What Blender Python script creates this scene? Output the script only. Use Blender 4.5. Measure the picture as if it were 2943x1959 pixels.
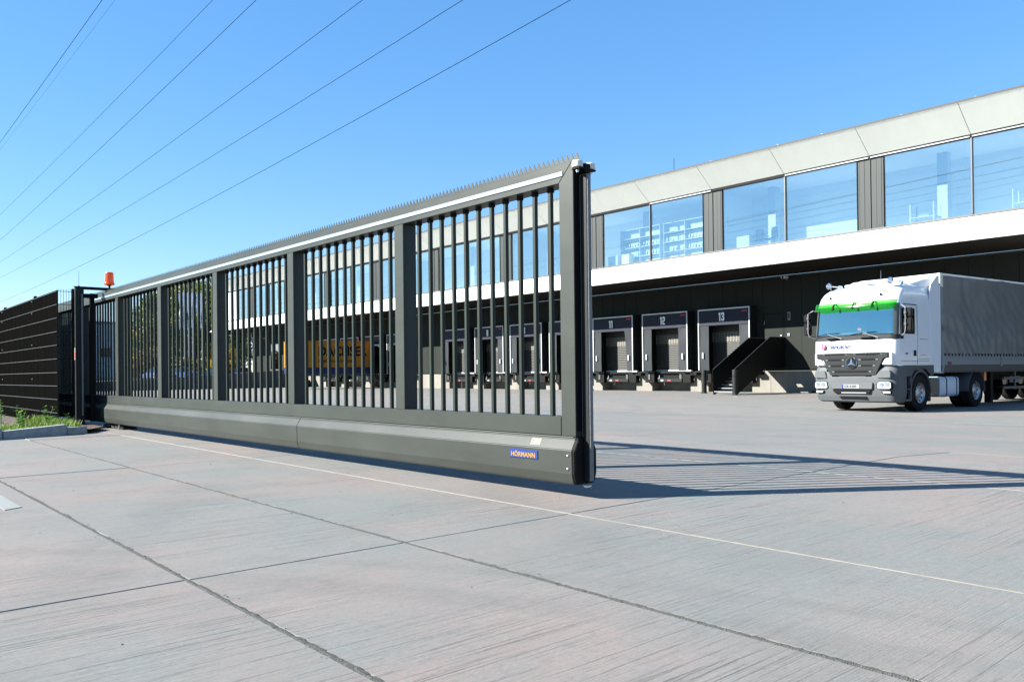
import bpy, bmesh, math, random
from mathutils import Vector, Matrix, noise as mnoise

R = math.radians
scene = bpy.context.scene
col = scene.collection
for o in list(bpy.data.objects):
    bpy.data.objects.remove(o)
rnd = random.Random(7)

# ------------------------------------------------------------------ camera
CAM_H = 0.75
yaw, pitch, roll = 0.855686, 0.005637, -0.011117
fwd = Vector((-math.sin(yaw), math.cos(yaw), 0)); right = Vector((math.cos(yaw), math.sin(yaw), 0)); up = Vector((0, 0, 1))
f2 = fwd * math.cos(pitch) + up * math.sin(pitch)
u2 = up * math.cos(pitch) - fwd * math.sin(pitch)
r3 = right * math.cos(roll) + u2 * math.sin(roll)
u3 = u2 * math.cos(roll) - right * math.sin(roll)
cd = bpy.data.cameras.new('camera')
cam = bpy.data.objects.new('camera', cd); col.objects.link(cam)
M = Matrix.Identity(4)
for i in range(3):
    M[i][0] = r3[i]; M[i][1] = u3[i]; M[i][2] = -f2[i]
M[2][3] = CAM_H
cam.matrix_world = M
cd.sensor_width = 36.0
cd.lens = 2325.26 / 2943 * 36
cd.shift_y = 78.42 / 2943
cd.clip_start = 0.05
cd.clip_end = 6000
scene.camera = cam

# ------------------------------------------------------------------ sky, sun, exposure
SUN_EL, SUN_AZ = R(29.4), R(34.35)          # shadows fall 34 deg off +Y towards +X
w = bpy.data.worlds.new('World'); scene.world = w; w.use_nodes = True
nt = w.node_tree
bg = nt.nodes['Background']
sky = nt.nodes.new('ShaderNodeTexSky'); sky.sky_type = 'NISHITA'
sky.sun_disc = False
sky.sun_elevation = SUN_EL
sky.sun_rotation = R(180) + SUN_AZ
sky.altitude = 100; sky.air_density = 1.0; sky.dust_density = 0.0; sky.ozone_density = 6.0
gm = nt.nodes.new('ShaderNodeGamma'); gm.inputs['Gamma'].default_value = 0.55      # even, strongly graded sky as in the photograph
hs = nt.nodes.new('ShaderNodeHueSaturation'); hs.inputs['Saturation'].default_value = 1.5; hs.inputs['Hue'].default_value = 0.507
nt.links.new(sky.outputs[0], gm.inputs[0]); nt.links.new(gm.outputs[0], hs.inputs['Color']); nt.links.new(hs.outputs[0], bg.inputs[0])
bg.inputs[1].default_value = 0.124
sd = bpy.data.lights.new('sun', 'SUN'); sd.energy = 5.0; sd.angle = R(0.26); sd.color = (1.0, 0.96, 0.9)
sun = bpy.data.objects.new('sun', sd); col.objects.link(sun)
sdir = Vector((math.sin(SUN_AZ) * math.cos(SUN_EL), math.cos(SUN_AZ) * math.cos(SUN_EL), -math.sin(SUN_EL)))
sun.rotation_euler = sdir.to_track_quat('-Z', 'Y').to_euler()
sun.location = (-20, -30, 40)
vs = scene.view_settings
vs.view_transform = 'Standard'; vs.look = 'None'; vs.gamma = 1.0; vs.use_curve_mapping = False
vs.exposure = 1.95
scene.cycles.max_bounces = 6
scene.cycles.transparent_max_bounces = 12
scene.cycles.caustics_reflective = False
scene.cycles.caustics_refractive = False

# ------------------------------------------------------------------ helpers
MATS = {}

def mat(name, color, rough=0.5, metal=0.0, var=0.0, vscale=3.0, bump=0.0, bscale=40.0, stretch=(1, 1, 1), coat=0.0,
        color2=None, spec=0.5, trans=0.0, emit=None):
    m = bpy.data.materials.new(name); m.use_nodes = True
    n = m.node_tree; b = n.nodes['Principled BSDF']
    b.inputs['Roughness'].default_value = rough
    b.inputs['Metallic'].default_value = metal
    b.inputs['Base Color'].default_value = (*color, 1)
    b.inputs['Specular IOR Level'].default_value = spec
    if coat: b.inputs['Coat Weight'].default_value = coat; b.inputs['Coat Roughness'].default_value = 0.08
    if trans: b.inputs['Transmission Weight'].default_value = trans
    if emit:
        b.inputs['Emission Color'].default_value = (*emit[0], 1); b.inputs['Emission Strength'].default_value = emit[1]
    if var or bump:
        tc = n.nodes.new('ShaderNodeTexCoord'); mp = n.nodes.new('ShaderNodeMapping')
        mp.inputs['Scale'].default_value = stretch
        n.links.new(tc.outputs['Object'], mp.inputs[0])
    if var:
        nz = n.nodes.new('ShaderNodeTexNoise'); nz.inputs['Scale'].default_value = vscale; nz.inputs['Detail'].default_value = 6
        nz.inputs['Roughness'].default_value = 0.62
        n.links.new(mp.outputs[0], nz.inputs['Vector'])
        rp = n.nodes.new('ShaderNodeMapRange'); rp.inputs[1].default_value = 0.3; rp.inputs[2].default_value = 0.7
        n.links.new(nz.outputs[0], rp.inputs[0])
        mx = n.nodes.new('ShaderNodeMix'); mx.data_type = 'RGBA'
        c2 = color2 or tuple(min(1, c * (1 + var)) for c in color)
        c1 = color if color2 else tuple(c * (1 - var) for c in color)
        mx.inputs[6].default_value = (*c1, 1); mx.inputs[7].default_value = (*c2, 1)
        n.links.new(rp.outputs[0], mx.inputs[0]); n.links.new(mx.outputs[2], b.inputs['Base Color'])
        rr = n.nodes.new('ShaderNodeMapRange'); rr.inputs[3].default_value = max(0, rough - 0.08); rr.inputs[4].default_value = min(1, rough + 0.08)
        n.links.new(nz.outputs[0], rr.inputs[0]); n.links.new(rr.outputs[0], b.inputs['Roughness'])
    if bump:
        nb = n.nodes.new('ShaderNodeTexNoise'); nb.inputs['Scale'].default_value = bscale; nb.inputs['Detail'].default_value = 5
        n.links.new(mp.outputs[0], nb.inputs['Vector'])
        bp = n.nodes.new('ShaderNodeBump'); bp.inputs['Strength'].default_value = bump; bp.inputs['Distance'].default_value = 0.02
        n.links.new(nb.outputs[0], bp.inputs['Height']); n.links.new(bp.outputs[0], b.inputs['Normal'])
    MATS[name] = m
    return m


class MB:
    def __init__(s): s.v = []; s.f = []
    def add(s, vs_, fs):
        k = len(s.v); s.v += [tuple(v) for v in vs_]; s.f += [tuple(i + k for i in f) for f in fs]; return s
    def box(s, x0, x1, y0, y1, z0, z1):
        return s.add([(x0, y0, z0), (x1, y0, z0), (x1, y1, z0), (x0, y1, z0), (x0, y0, z1), (x1, y0, z1), (x1, y1, z1), (x0, y1, z1)],
                     [(3, 2, 1, 0), (4, 5, 6, 7), (0, 1, 5, 4), (1, 2, 6, 5), (2, 3, 7, 6), (3, 0, 4, 7)])
    def quad(s, a, b, c, d): return s.add([a, b, c, d], [(0, 1, 2, 3)])
    def prism(s, pts, axis, a, b):
        """polygon pts (two coordinates in the remaining axes' order) extruded along axis from a to b"""
        def P(p, t):
            return {'x': (t, p[0], p[1]), 'y': (p[0], t, p[1]), 'z': (p[0], p[1], t)}[axis]
        n = len(pts)
        vs_ = [P(p, a) for p in pts] + [P(p, b) for p in pts]
        fs = [tuple(range(n - 1, -1, -1)), tuple(range(n, 2 * n))] + [(i, (i + 1) % n, n + (i + 1) % n, n + i) for i in range(n)]
        return s.add(vs_, fs)
    def cyl(s, p0, p1, r0, r1=None, n=16, caps=True):
        p0 = Vector(p0); p1 = Vector(p1); r1 = r0 if r1 is None else r1
        d = (p1 - p0).normalized(); a = d.orthogonal().normalized(); b = d.cross(a)
        vs_ = []
        for p, r in ((p0, r0), (p1, r1)):
            for i in range(n):
                t = 2 * math.pi * i / n
                vs_.append(p + (a * math.cos(t) + b * math.sin(t)) * r)
        fs = [(i, (i + 1) % n, n + (i + 1) % n, n + i) for i in range(n)]
        if caps: fs += [tuple(range(n - 1, -1, -1)), tuple(range(n, 2 * n))]
        return s.add(vs_, fs)
    def tube(s, pts, r, n=8):
        pts = [Vector(p) for p in pts]; rings = []
        for i, p in enumerate(pts):
            d = (pts[min(i + 1, len(pts) - 1)] - pts[max(i - 1, 0)]).normalized()
            a = d.cross(Vector((0.13, 0.31, 0.94))).normalized(); b = d.cross(a)
            rr = r[i] if isinstance(r, (list, tuple)) else r
            rings.append([p + (a * math.cos(2 * math.pi * k / n) + b * math.sin(2 * math.pi * k / n)) * rr for k in range(n)])
        vs_ = [v for rg in rings for v in rg]
        fs = [(i * n + k, i * n + (k + 1) % n, (i + 1) * n + (k + 1) % n, (i + 1) * n + k) for i in range(len(pts) - 1) for k in range(n)]
        fs += [tuple(range(n - 1, -1, -1)), tuple(range((len(pts) - 1) * n, len(pts) * n))]
        return s.add(vs_, fs)
    def lathe(s, prof, axis='z', n=24, c=(0, 0, 0)):
        """prof: (radius, along) pairs; open ends unless radius 0"""
        vs_ = []
        for r_, t in prof:
            for k in range(n):
                a = 2 * math.pi * k / n; u, v = r_ * math.cos(a), r_ * math.sin(a)
                vs_.append({'z': (c[0] + u, c[1] + v, c[2] + t), 'x': (c[0] + t, c[1] + u, c[2] + v), 'y': (c[0] + v, c[1] + t, c[2] + u)}[axis])
        fs = [(i * n + k, i * n + (k + 1) % n, (i + 1) * n + (k + 1) % n, (i + 1) * n + k) for i in range(len(prof) - 1) for k in range(n)]
        return s.add(vs_, fs)
    def grid(s, rows, skip=None):
        """rows: list of equally long point lists"""
        m_ = len(rows[0]); k = len(s.v); s.v += [tuple(p) for r_ in rows for p in r_]
        for i in range(len(rows) - 1):
            for j in range(m_ - 1):
                if skip and skip(i, j): continue
                s.f.append((k + i * m_ + j, k + i * m_ + j + 1, k + (i + 1) * m_ + j + 1, k + (i + 1) * m_ + j))
        return s
    def mesh(s, name, m=None, bevel=0.0, segs=1, smooth=None, fix=True, weld=False):
        me = bpy.data.meshes.new(name)
        me.from_pydata(s.v, [], s.f)
        if bevel or fix or weld:
            bm = bmesh.new(); bm.from_mesh(me)
            if weld: bmesh.ops.remove_doubles(bm, verts=bm.verts, dist=1e-5)
            if fix: bmesh.ops.recalc_face_normals(bm, faces=bm.faces)
            if bevel:
                ed = [e for e in bm.edges if len(e.link_faces) == 2 and e.calc_face_angle(0) > 0.35]
                bmesh.ops.bevel(bm, geom=ed, offset=bevel, segments=segs, affect='EDGES', clamp_overlap=True)
            bm.to_mesh(me); bm.free()
        if smooth is not None:
            me.polygons.foreach_set('use_smooth', [True] * len(me.polygons))
            me.set_sharp_from_angle(angle=R(smooth))
        if m: me.materials.append(m)
        me.update()
        return me
    def build(s, name, m, parent=None, loc=None, rz=0, **k):
        o = bpy.data.objects.new(name, s.mesh(name, m, **k)); col.objects.link(o)
        if parent: o.parent = parent
        if loc: o.location = loc
        if rz: o.rotation_euler.z = rz
        return o


def inst(name, me, parent=None, loc=(0, 0, 0), rot=(0, 0, 0), sc=None):
    o = bpy.data.objects.new(name, me); col.objects.link(o)
    o.parent = parent; o.location = loc; o.rotation_euler = rot
    if sc: o.scale = sc
    return o

def thing(name, label, cat, loc=(0, 0, 0), rz=0, group=None):
    o = bpy.data.objects.new(name, None); col.objects.link(o)
    o.location = loc; o.rotation_euler = (0, 0, rz); o.empty_display_size = 0.1
    return tag(o, label, cat, group)

def tag(o, label=None, cat=None, group=None, kind=None):
    if label: o['label'] = label
    if cat: o['category'] = cat
    if group: o['group'] = group
    if kind: o['kind'] = kind
    return o

def copy_tree(o, parent=None):
    c = o.copy(); col.objects.link(c); c.parent = parent
    for ch in list(o.children): copy_tree(ch, c)
    return c

def text(name, s, height, m, parent, loc, rot, sx=1.0, bold=0.0, extrude=0.002, shear=0.0, align='LEFT', spacing=1.0):
    cu = bpy.data.curves.new(name, 'FONT'); cu.body = s; cu.size = 1.0; cu.extrude = extrude / max(height, .01)
    cu.offset = bold; cu.shear = shear; cu.space_character = spacing
    cu.align_x = align; cu.resolution_u = 3
    o = bpy.data.objects.new(name, cu); col.objects.link(o)
    bpy.context.view_layer.update()
    me = bpy.data.meshes.new_from_object(o.evaluated_get(bpy.context.evaluated_depsgraph_get()))
    bpy.data.objects.remove(o); bpy.data.curves.remove(cu)
    ys = [v.co.y for v in me.vertices]; y0, y1 = min(ys), max(ys)
    k = height / (y1 - y0)
    for v in me.vertices:
        v.co.x *= k * sx; v.co.y = (v.co.y - y0) * k; v.co.z *= k
    me.materials.clear(); me.materials.append(m)
    return inst(name, me, parent, loc, rot)

FRONT = (R(90), 0, 0)       # text facing -Y

# ------------------------------------------------------------------ materials
def concrete_mat(name, light, pink, streaks=True):
    m = bpy.data.materials.new(name); m.use_nodes = True
    n = m.node_tree; L = n.links; b = n.nodes['Principled BSDF']; b.inputs['Roughness'].default_value = 0.85
    b.inputs['Specular IOR Level'].default_value = 0.25
    g = n.nodes.new('ShaderNodeNewGeometry')
    def nz(scale, sc=(1, 1, 1), det=5, rough=.6, rot=0.0, dist=0.0):
        mp = n.nodes.new('ShaderNodeMapping'); mp.inputs['Scale'].default_value = sc; mp.inputs['Rotation'].default_value = (0, 0, rot)
        L.new(g.outputs['Position'], mp.inputs[0])
        t = n.nodes.new('ShaderNodeTexNoise'); t.inputs['Scale'].default_value = scale; t.inputs['Detail'].default_value = det
        t.inputs['Roughness'].default_value = rough; t.inputs['Distortion'].default_value = dist
        L.new(mp.outputs[0], t.inputs['Vector']); return t.outputs[0]
    def rng(x, a, b_, c=0, d=1):
        r_ = n.nodes.new('ShaderNodeMapRange'); r_.inputs[1].default_value = a; r_.inputs[2].default_value = b_
        r_.inputs[3].default_value = c; r_.inputs[4].default_value = d; L.new(x, r_.inputs[0]); return r_.outputs[0]
    def mix(f, a, b_, mode='MIX'):
        x = n.nodes.new('ShaderNodeMix'); x.data_type = 'RGBA'; x.blend_type = mode
        if isinstance(f, float): x.inputs[0].default_value = f
        else: L.new(f, x.inputs[0])
        for i, q in ((6, a), (7, b_)):
            if isinstance(q, tuple): x.inputs[i].default_value = (*q, 1)
            else: L.new(q, x.inputs[i])
        return x.outputs[2]
    def math_(op, a, b_):
        x = n.nodes.new('ShaderNodeMath'); x.operation = op
        for i, q in ((0, a), (1, b_)):
            if isinstance(q, (int, float)): x.inputs[i].default_value = q
            else: L.new(q, x.inputs[i])
        return x.outputs[0]
    c = mix(rng(nz(0.62, (1, .8, 1), 6, .65), .455, .62), light, pink)
    c = mix(rng(nz(1.3, (1, .45, 1), 7, .7), .5, .74, 0, .55), c, tuple(x * .62 for x in light))
    c = mix(rng(nz(2.2, (1, .6, 1), 6, .7), .58, .78, 0, .4), c, tuple(min(1, x * 1.22) for x in light))
    far = mix(rng(nz(0.16, (1.0, 5, 1), 7, .65), .42, .68, 0, .45), c, tuple(x * 1.2 for x in pink))
    c = far
    sp = n.nodes.new('ShaderNodeSeparateXYZ'); L.new(g.outputs['Position'], sp.inputs[0])
    def ring(cx_, cy_, r_, w_):
        dx = math_('SUBTRACT', sp.outputs[0], cx_); dy = math_('SUBTRACT', sp.outputs[1], cy_)
        d_ = math_('SQRT', math_('ADD', math_('MULTIPLY', dx, dx), math_('MULTIPLY', dy, dy)), 0)
        return rng(math_('ABSOLUTE', math_('SUBTRACT', d_, r_), 0), w_ * .35, w_, 1, 0)
    wear = rng(nz(1.1, (1, 1, 1), 5, .7), .40, .62)
    for (cx_, cy_, r_, w_) in ((-4, 3, 15.5, .32), (-4, 3, 17.6, .32), (-34, 6, 20, .3), (-34, 6, 22.1, .3), (6, 20, 19.4, .25), (6, 20, 21.4, .25), (1.2, -4.6, 7.1, .13), (1.2, -4.6, 7.45, .08)):
        c = mix(math_('MULTIPLY', math_('MULTIPLY', ring(cx_, cy_, r_, w_), wear), .30), c, tuple(x * .45 for x in light))
    # oil spots and rubbed pale scuffs
    c = mix(rng(nz(3.1, (1, 1, 1), 3, .5), .70, .78, 0, .35), c, tuple(x * .45 for x in light))
    c = mix(rng(nz(5.5, (1, .3, 1), 5, .7), .66, .80, 0, .35), c, tuple(min(1, x * 1.5) for x in light))
    oi = n.nodes.new('ShaderNodeObjectInfo')
    c = mix(rng(oi.outputs['Random'], 0, 1, 0, .16), c, tuple(x * .72 for x in light))
    s1 = nz(1.0, (70, 1.3, 1), 5, .65, R(-3), .0)
    s2 = nz(1.0, (190, 4.5, 1), 4, .65, R(-1.5), .0)
    grain = nz(120, (1, .6, 1), 5, .75)
    speck = nz(42, (1, .55, 1), 4, .7)
    if streaks:
        # grooves come in bands; elsewhere the broom finish is faint
        band = rng(nz(1.0, (.9, .5, 1), 3, .6), .42, .62)
        line = math_('MULTIPLY', rng(s1, .54, .70), math_('ADD', math_('MULTIPLY', band, .8), .2))
        c = mix(math_('MULTIPLY', line, .55), c, tuple(x * .5 for x in light))
        c = mix(rng(s2, .35, .75, 0, .5), c, tuple(x * .72 for x in light))
        h = math_('ADD', math_('MULTIPLY', line, -1.0), math_('MULTIPLY', grain, .35))
        h = math_('ADD', h, math_('MULTIPLY', s2, .6))
    else:
        h = math_('ADD', math_('MULTIPLY', grain, .5), nz(25))
    c = mix(rng(speck, .52, .72, 0, .45), c, tuple(x * .62 for x in light))
    c = mix(rng(speck, .30, .44, .35, 0), c, tuple(min(1, x * 1.3) for x in light))
    c = mix(rng(grain, .3, .7, 0, .5), c, tuple(x * .6 for x in light))
    L.new(c, b.inputs['Base Color'])
    bp = n.nodes.new('ShaderNodeBump'); bp.inputs['Strength'].default_value = .8; bp.inputs['Distance'].default_value = .004
    L.new(h, bp.inputs['Height']); L.new(bp.outputs[0], b.inputs['Normal'])
    return m

m_yard = concrete_mat('yard_concrete', (.170, .181, .169), (.238, .186, .166))
m_plinth = mat('cast_concrete', (.165, .155, .13), .85, var=.16, vscale=1.6, bump=.3, bscale=14, stretch=(1, 1, .5))
m_kerb = mat('kerb_concrete', (.34, .34, .325), .9, var=.22, vscale=14, bump=.6, bscale=120)
m_dark = mat('joint_dirt', (.05, .05, .048), .95)
m_seal = mat('joint_filler', (.072, .077, .070), .95, var=.4, vscale=60, bump=1.0, bscale=220)
m_cream2 = mat('pale_joint', (.17, .165, .15), .8, var=.12, vscale=30)
m_cream = mat('cream_joint', (.165, .150, .122), .85, var=.2, vscale=9)
m_white_mark = mat('road_paint', (.19, .198, .188), .7, var=.12, vscale=20)
m_soil = mat('soil', (.07, .05, .035), .95, var=.4, vscale=12, bump=.8, bscale=60)
m_gate = mat('gate_paint', (.0285, .0337, .0285), .42, var=.10, vscale=1.6, bump=.02, bscale=300, spec=.22, stretch=(1, 1, 2.2))
m_beam = mat('beam_paint', (.0255, .0302, .0252), .4, color2=(.0350, .0395, .0340), var=.1, vscale=2.4, stretch=(.5, 1, 1.6), bump=.03, bscale=200, spec=.25)
m_gate2 = mat('gate_bar_paint', (.020, .0265, .0205), .45, var=.04, spec=.15)
m_black = mat('black_plastic', (.006, .006, .007), .55, spec=.08)
m_blackm = mat('black_steel', (.008, .0085, .008), .5, spec=.1, var=.15)
m_dgrey = mat('charcoal_steel', (.016, .0175, .0175), .45, spec=.15, var=.12)
m_coping_lip = mat('lip_paint', (.07, .076, .07), .4)
m_led = mat('light_strip_cover', (.20, .25, .28), .3)
m_rubber = mat('grey_rubber', (.12, .124, .128), .6, var=.12, vscale=30, bump=.2, bscale=200)
m_whitepl = mat('white_nylon', (.55, .54, .48), .4)
m_steel = mat('bright_steel', (.62, .62, .64), .3, metal=1.0)
m_alu = mat('aluminium', (.22, .23, .24), .4, metal=.3)
m_blue = mat('sign_blue', (.006, .022, .14), .35)
m_yellow = mat('sign_yellow', (.24, .135, .003), .45)
m_sticker = mat('sticker', (.15, .15, .12), .6, spec=.2)
m_ink = mat('print_ink', (.006, .007, .010), .7, spec=.05)
m_red = mat('red_print', (.55, .03, .03), .5)
m_orange = mat('beacon_orange', (.62, .062, .002), .15, emit=((1.0, .09, .0), .06))
m_fence = mat('fence_steel', (.008, .0085, .008), .5, spec=.1)
m_wire = mat('fence_wire', (.020, .021, .020), .5)
m_screen = mat('privacy_screen', (.0032, .0033, .0031), .8, spec=.0, var=.45, vscale=2.0, stretch=(26, 26, .35), bump=.5, bscale=3)
m_line = mat('power_cable', (.003, .003, .005), .8, spec=.0)

def leaf_mat(name, c1, c2, tr=.35):
    m = bpy.data.materials.new(name); m.use_nodes = True; n = m.node_tree
    b = n.nodes['Principled BSDF']; out = n.nodes['Material Output']
    b.inputs['Roughness'].default_value = .55
    oi = n.nodes.new('ShaderNodeNewGeometry')
    mx = n.nodes.new('ShaderNodeMix'); mx.data_type = 'RGBA'
    mx.inputs[6].default_value = (*c1, 1); mx.inputs[7].default_value = (*c2, 1)
    n.links.new(oi.outputs['Random Per Island'], mx.inputs[0]); n.links.new(mx.outputs[2], b.inputs['Base Color'])
    t = n.nodes.new('ShaderNodeBsdfTranslucent'); n.links.new(mx.outputs[2], t.inputs[0])
    s = n.nodes.new('ShaderNodeMixShader'); s.inputs[0].default_value = tr
    n.links.new(b.outputs[0], s.inputs[1]); n.links.new(t.outputs[0], s.inputs[2]); n.links.new(s.outputs[0], out.inputs[0])
    return m

def glass_mat(name, refl, tint, rough=0.0, tint_r=(1, 1, 1)):
    m = bpy.data.materials.new(name); m.use_nodes = True; n = m.node_tree
    n.nodes.remove(n.nodes['Principled BSDF']); out = n.nodes['Material Output']
    g = n.nodes.new('ShaderNodeBsdfGlossy'); g.inputs['Roughness'].default_value = rough; g.inputs[0].default_value = (*tint_r, 1)
    t = n.nodes.new('ShaderNodeBsdfTransparent'); t.inputs[0].default_value = (*tint, 1)
    lw = n.nodes.new('ShaderNodeLayerWeight'); lw.inputs[0].default_value = .5
    pw = n.nodes.new('ShaderNodeMath'); pw.operation = 'POWER'; pw.inputs[1].default_value = 4.0; n.links.new(lw.outputs['Facing'], pw.inputs[0])
    ad = n.nodes.new('ShaderNodeMath'); ad.operation = 'ADD'; ad.use_clamp = True; ad.inputs[1].default_value = refl
    n.links.new(pw.outputs[0], ad.inputs[0])
    s = n.nodes.new('ShaderNodeMixShader'); n.links.new(ad.outputs[0], s.inputs[0])
    n.links.new(t.outputs[0], s.inputs[1]); n.links.new(g.outputs[0], s.inputs[2]); n.links.new(s.outputs[0], out.inputs[0])
    return m

# ------------------------------------------------------------------ ground
Y0D, Y1D, ZY = 7.0, 19.0, -0.46
def gz(y):
    return 0.0 if y <= Y0D else ZY if y >= Y1D else ZY * (y - Y0D) / (Y1D - Y0D)

yj = [-2.1, -0.12, 1.05, 2.005, 3.045, 5.565, 8.1]
xj = [5.15, 1.05, -3.05, -7.15, -11.25, -15.35]
SX0, SX1, SY0, SY1 = xj[-1], xj[0], yj[0], yj[-1]
g = MB()
gx = [-900, -400, -200, -120, SX0, SX1, 40, 120, 400]
gy = [-300, -100, -30, SY0, Y0D, SY1, 10, 13, 16, Y1D, 40, 90, 250, 900]
for i in range(len(gx) - 1):
    for j in range(len(gy) - 1):
        xa, xb, ya, yb = gx[i], gx[i + 1], gy[j], gy[j + 1]
        inside = xa >= SX0 and xb <= SX1 and ya >= SY0 and yb <= SY1
        d = -0.05 if inside else 0.0
        g.quad((xa, ya, gz(ya) + d), (xb, ya, gz(ya) + d), (xb, yb, gz(yb) + d), (xa, yb, gz(yb) + d))
ground = tag(g.build('ground', m_yard, fix=False), kind='structure')

yard = bpy.data.objects.new('yard_paving', None); col.objects.link(yard); yard['kind'] = 'structure'
for i in range(len(xj) - 1):
    for j in range(len(yj) - 1):
        xb, xa = xj[i], xj[i + 1]; ya, yb = yj[j], yj[j + 1]
        gx_ = .003 if j < 4 else .0012; ga = .009 if j in (2, 3) else .006; gb = .009 if j in (1, 2) else .006
        b = MB(); zt = rnd.uniform(-.0012, .0012)
        x0, x1, y0, y1 = xa + gx_, xb - gx_, ya + ga, yb - gb
        cuts = [y0] + [q for q in (Y0D,) if y0 < q < y1] + [y1]
        for k in range(len(cuts) - 1):
            p, q = cuts[k], cuts[k + 1]
            b.add([(x0, p, gz(p) - .045), (x1, p, gz(p) - .045), (x1, q, gz(q) - .045), (x0, q, gz(q) - .045),
                   (x0, p, gz(p) + zt), (x1, p, gz(p) + zt), (x1, q, gz(q) + zt), (x0, q, gz(q) + zt)],
                  [(4, 5, 6, 7), (0, 1, 5, 4), (1, 2, 6, 5), (2, 3, 7, 6), (3, 0, 4, 7)])
        b.build('concrete_slab', m_yard, yard, bevel=.003)

def joint_strip(name, m, y, x0, x1, wid, jit, h, parent, step=.03, lift=.0):
    rows = []
    x = x0; q = random.Random(int(y * 1000) + 3); wob = 0
    while x < x1:
        wob = wob * .86 + q.uniform(-1, 1) * jit * .35
        wl = wid * (.8 + q.random() * .5) + (jit * 2.2 if q.random() < .03 else 0)
        wr = wid * (.8 + q.random() * .5) + (jit * 2.2 if q.random() < .03 else 0)
        zz = lift + h * q.uniform(.4, 1.3)
        rows.append([(x, y + wob - wl, lift - .006), (x, y + wob - wl * .5, zz), (x, y + wob + wr * .45, lift + h * q.uniform(.3, 1.4)), (x, y + wob + wr, lift - .006)])
        x += step * q.uniform(.6, 1.4)
    return MB().grid(rows).build(name, m, parent)
joint_strip('joint_filler', m_seal, 1.05, -12, 3, .0115, .006, .0025, yard, .014)
joint_strip('joint_filler', m_seal, 2.005, -11.2, 3, .0095, .005, .002, yard, .016)
joint_strip('cream_joint', m_cream, 3.045, -12.2, 4, .0055, .002, .0012, yard, .05)
joint_strip('cream_joint', m_cream2, 5.565, -9, 4, .004, .002, .0008, yard, .08)
# crumbs of joint filler and small stones
pb = MB()
for k in range(220):
    t = rnd.random()
    if t < .55:
        y = rnd.choice([1.05, 2.005]) + rnd.gauss(0, .022); x = rnd.uniform(-9, -1.2); s_ = rnd.uniform(.0010, .0026)
    else:
        x = rnd.uniform(-14, -2.2); y = rnd.uniform(.2, 7); s_ = rnd.uniform(.0012, .0035) if rnd.random() < .96 else rnd.uniform(.004, .007)
    z = gz(y)
    vs_ = []
    for (a, b_, c) in ((-1, -1, 0), (1, -1, 0), (1, 1, 0), (-1, 1, 0), (-.6, -.6, 1), (.6, -.6, 1), (.6, .6, 1), (-.6, .6, 1)):
        vs_.append((x + a * s_ * rnd.uniform(.6, 1.3), y + b_ * s_ * rnd.uniform(.6, 1.3), z + c * s_ * rnd.uniform(.7, 1.3)))
    pb.add(vs_, [(4, 5, 6, 7), (0, 1, 5, 4), (1, 2, 6, 5), (2, 3, 7, 6), (3, 0, 4, 7)])
tag(pb.build('pebbles', m_seal), 'small dark crumbs and stones scattered over the concrete yard', 'pebbles', kind='stuff')
# painted marks
mk = MB(); mk.prism([(-6.2, .825), (-5.37, .835), (-5.42, .925), (-6.2, .925)], 'z', .001, .005)
tag(mk.build('road_marking', m_white_mark), 'short white painted mark on the concrete at the left edge', 'marking', kind='structure')
for (xa, ya, xb, yb, wd) in ((-4.4, 19.0, -7.0, 18.75, .07), (-7.6, 18.72, -11.0, 18.35, .035), (-13.5, 18.0, -15.2, 17.8, .03), (-20.5, 31.0, -22.2, 33.2, .06), (-24, 24.5, -19, 25.5, .04)):
    d_ = Vector((xb - xa, yb - ya, 0)).normalized(); nn = Vector((-d_.y, d_.x, 0)) * wd
    z0, z1 = gz(ya) + .005, gz(yb) + .005
    mk = MB(); mk.quad((xa - nn.x, ya - nn.y, z0), (xb - nn.x, yb - nn.y, z1), (xb + nn.x, yb + nn.y, z1), (xa + nn.x, ya + nn.y, z0))
    tag(mk.build('road_marking', m_white_mark), kind='structure')

# ------------------------------------------------------------------ kerb, grass verge
kerb = bpy.data.objects.new('kerb', None); col.objects.link(kerb); kerb['kind'] = 'structure'
kp = [(-10.30, -2.2), (-10.72, -1.2), (-11.14, -.2), (-11.42, .8), (-11.63, 1.80), (-11.82, 2.555), (-11.95, 2.83)]
for k in range(len(kp) - 1):
    (xa, ya), (xb, yb) = kp[k], kp[k + 1]
    d_ = Vector((xb - xa, yb - ya, 0)); L_ = d_.length; d_.normalize(); ang = math.atan2(d_.y, d_.x)
    zt = .10; ze = .055 if k == len(kp) - 2 else .10
    b = MB(); e_ = .006
    # local x along the kerb, y to the verge
    b.add([(e_, 0, -.04), (L_ - e_, 0, -.04), (L_ - e_, .13, -.04), (e_, .13, -.04),
           (e_, .018, zt), (L_ - e_, .018, ze + .04), (L_ - e_, .13, ze + .04), (e_, .13, zt)],
          [(3, 2, 1, 0), (4, 5, 6, 7), (0, 1, 5, 4), (1, 2, 6, 5), (2, 3, 7, 6), (3, 0, 4, 7)])
    b.build('kerb_stone', m_kerb, kerb, loc=(xa, ya, 0), rz=ang, bevel=.008)
v = MB()
vp = [(-11.98, 2.85), (-12.5, 3.15), (-60, 3.2), (-60, -2.2), (-10.44, -2.2), (-10.85, -1.2), (-11.27, -.2), (-11.55, .8), (-11.76, 1.80), (-11.95, 2.555)]
v.add([(x, y, .055) for x, y in vp], [tuple(range(len(vp)))])
tag(v.build('verge_soil', m_soil), kind='structure')

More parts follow.
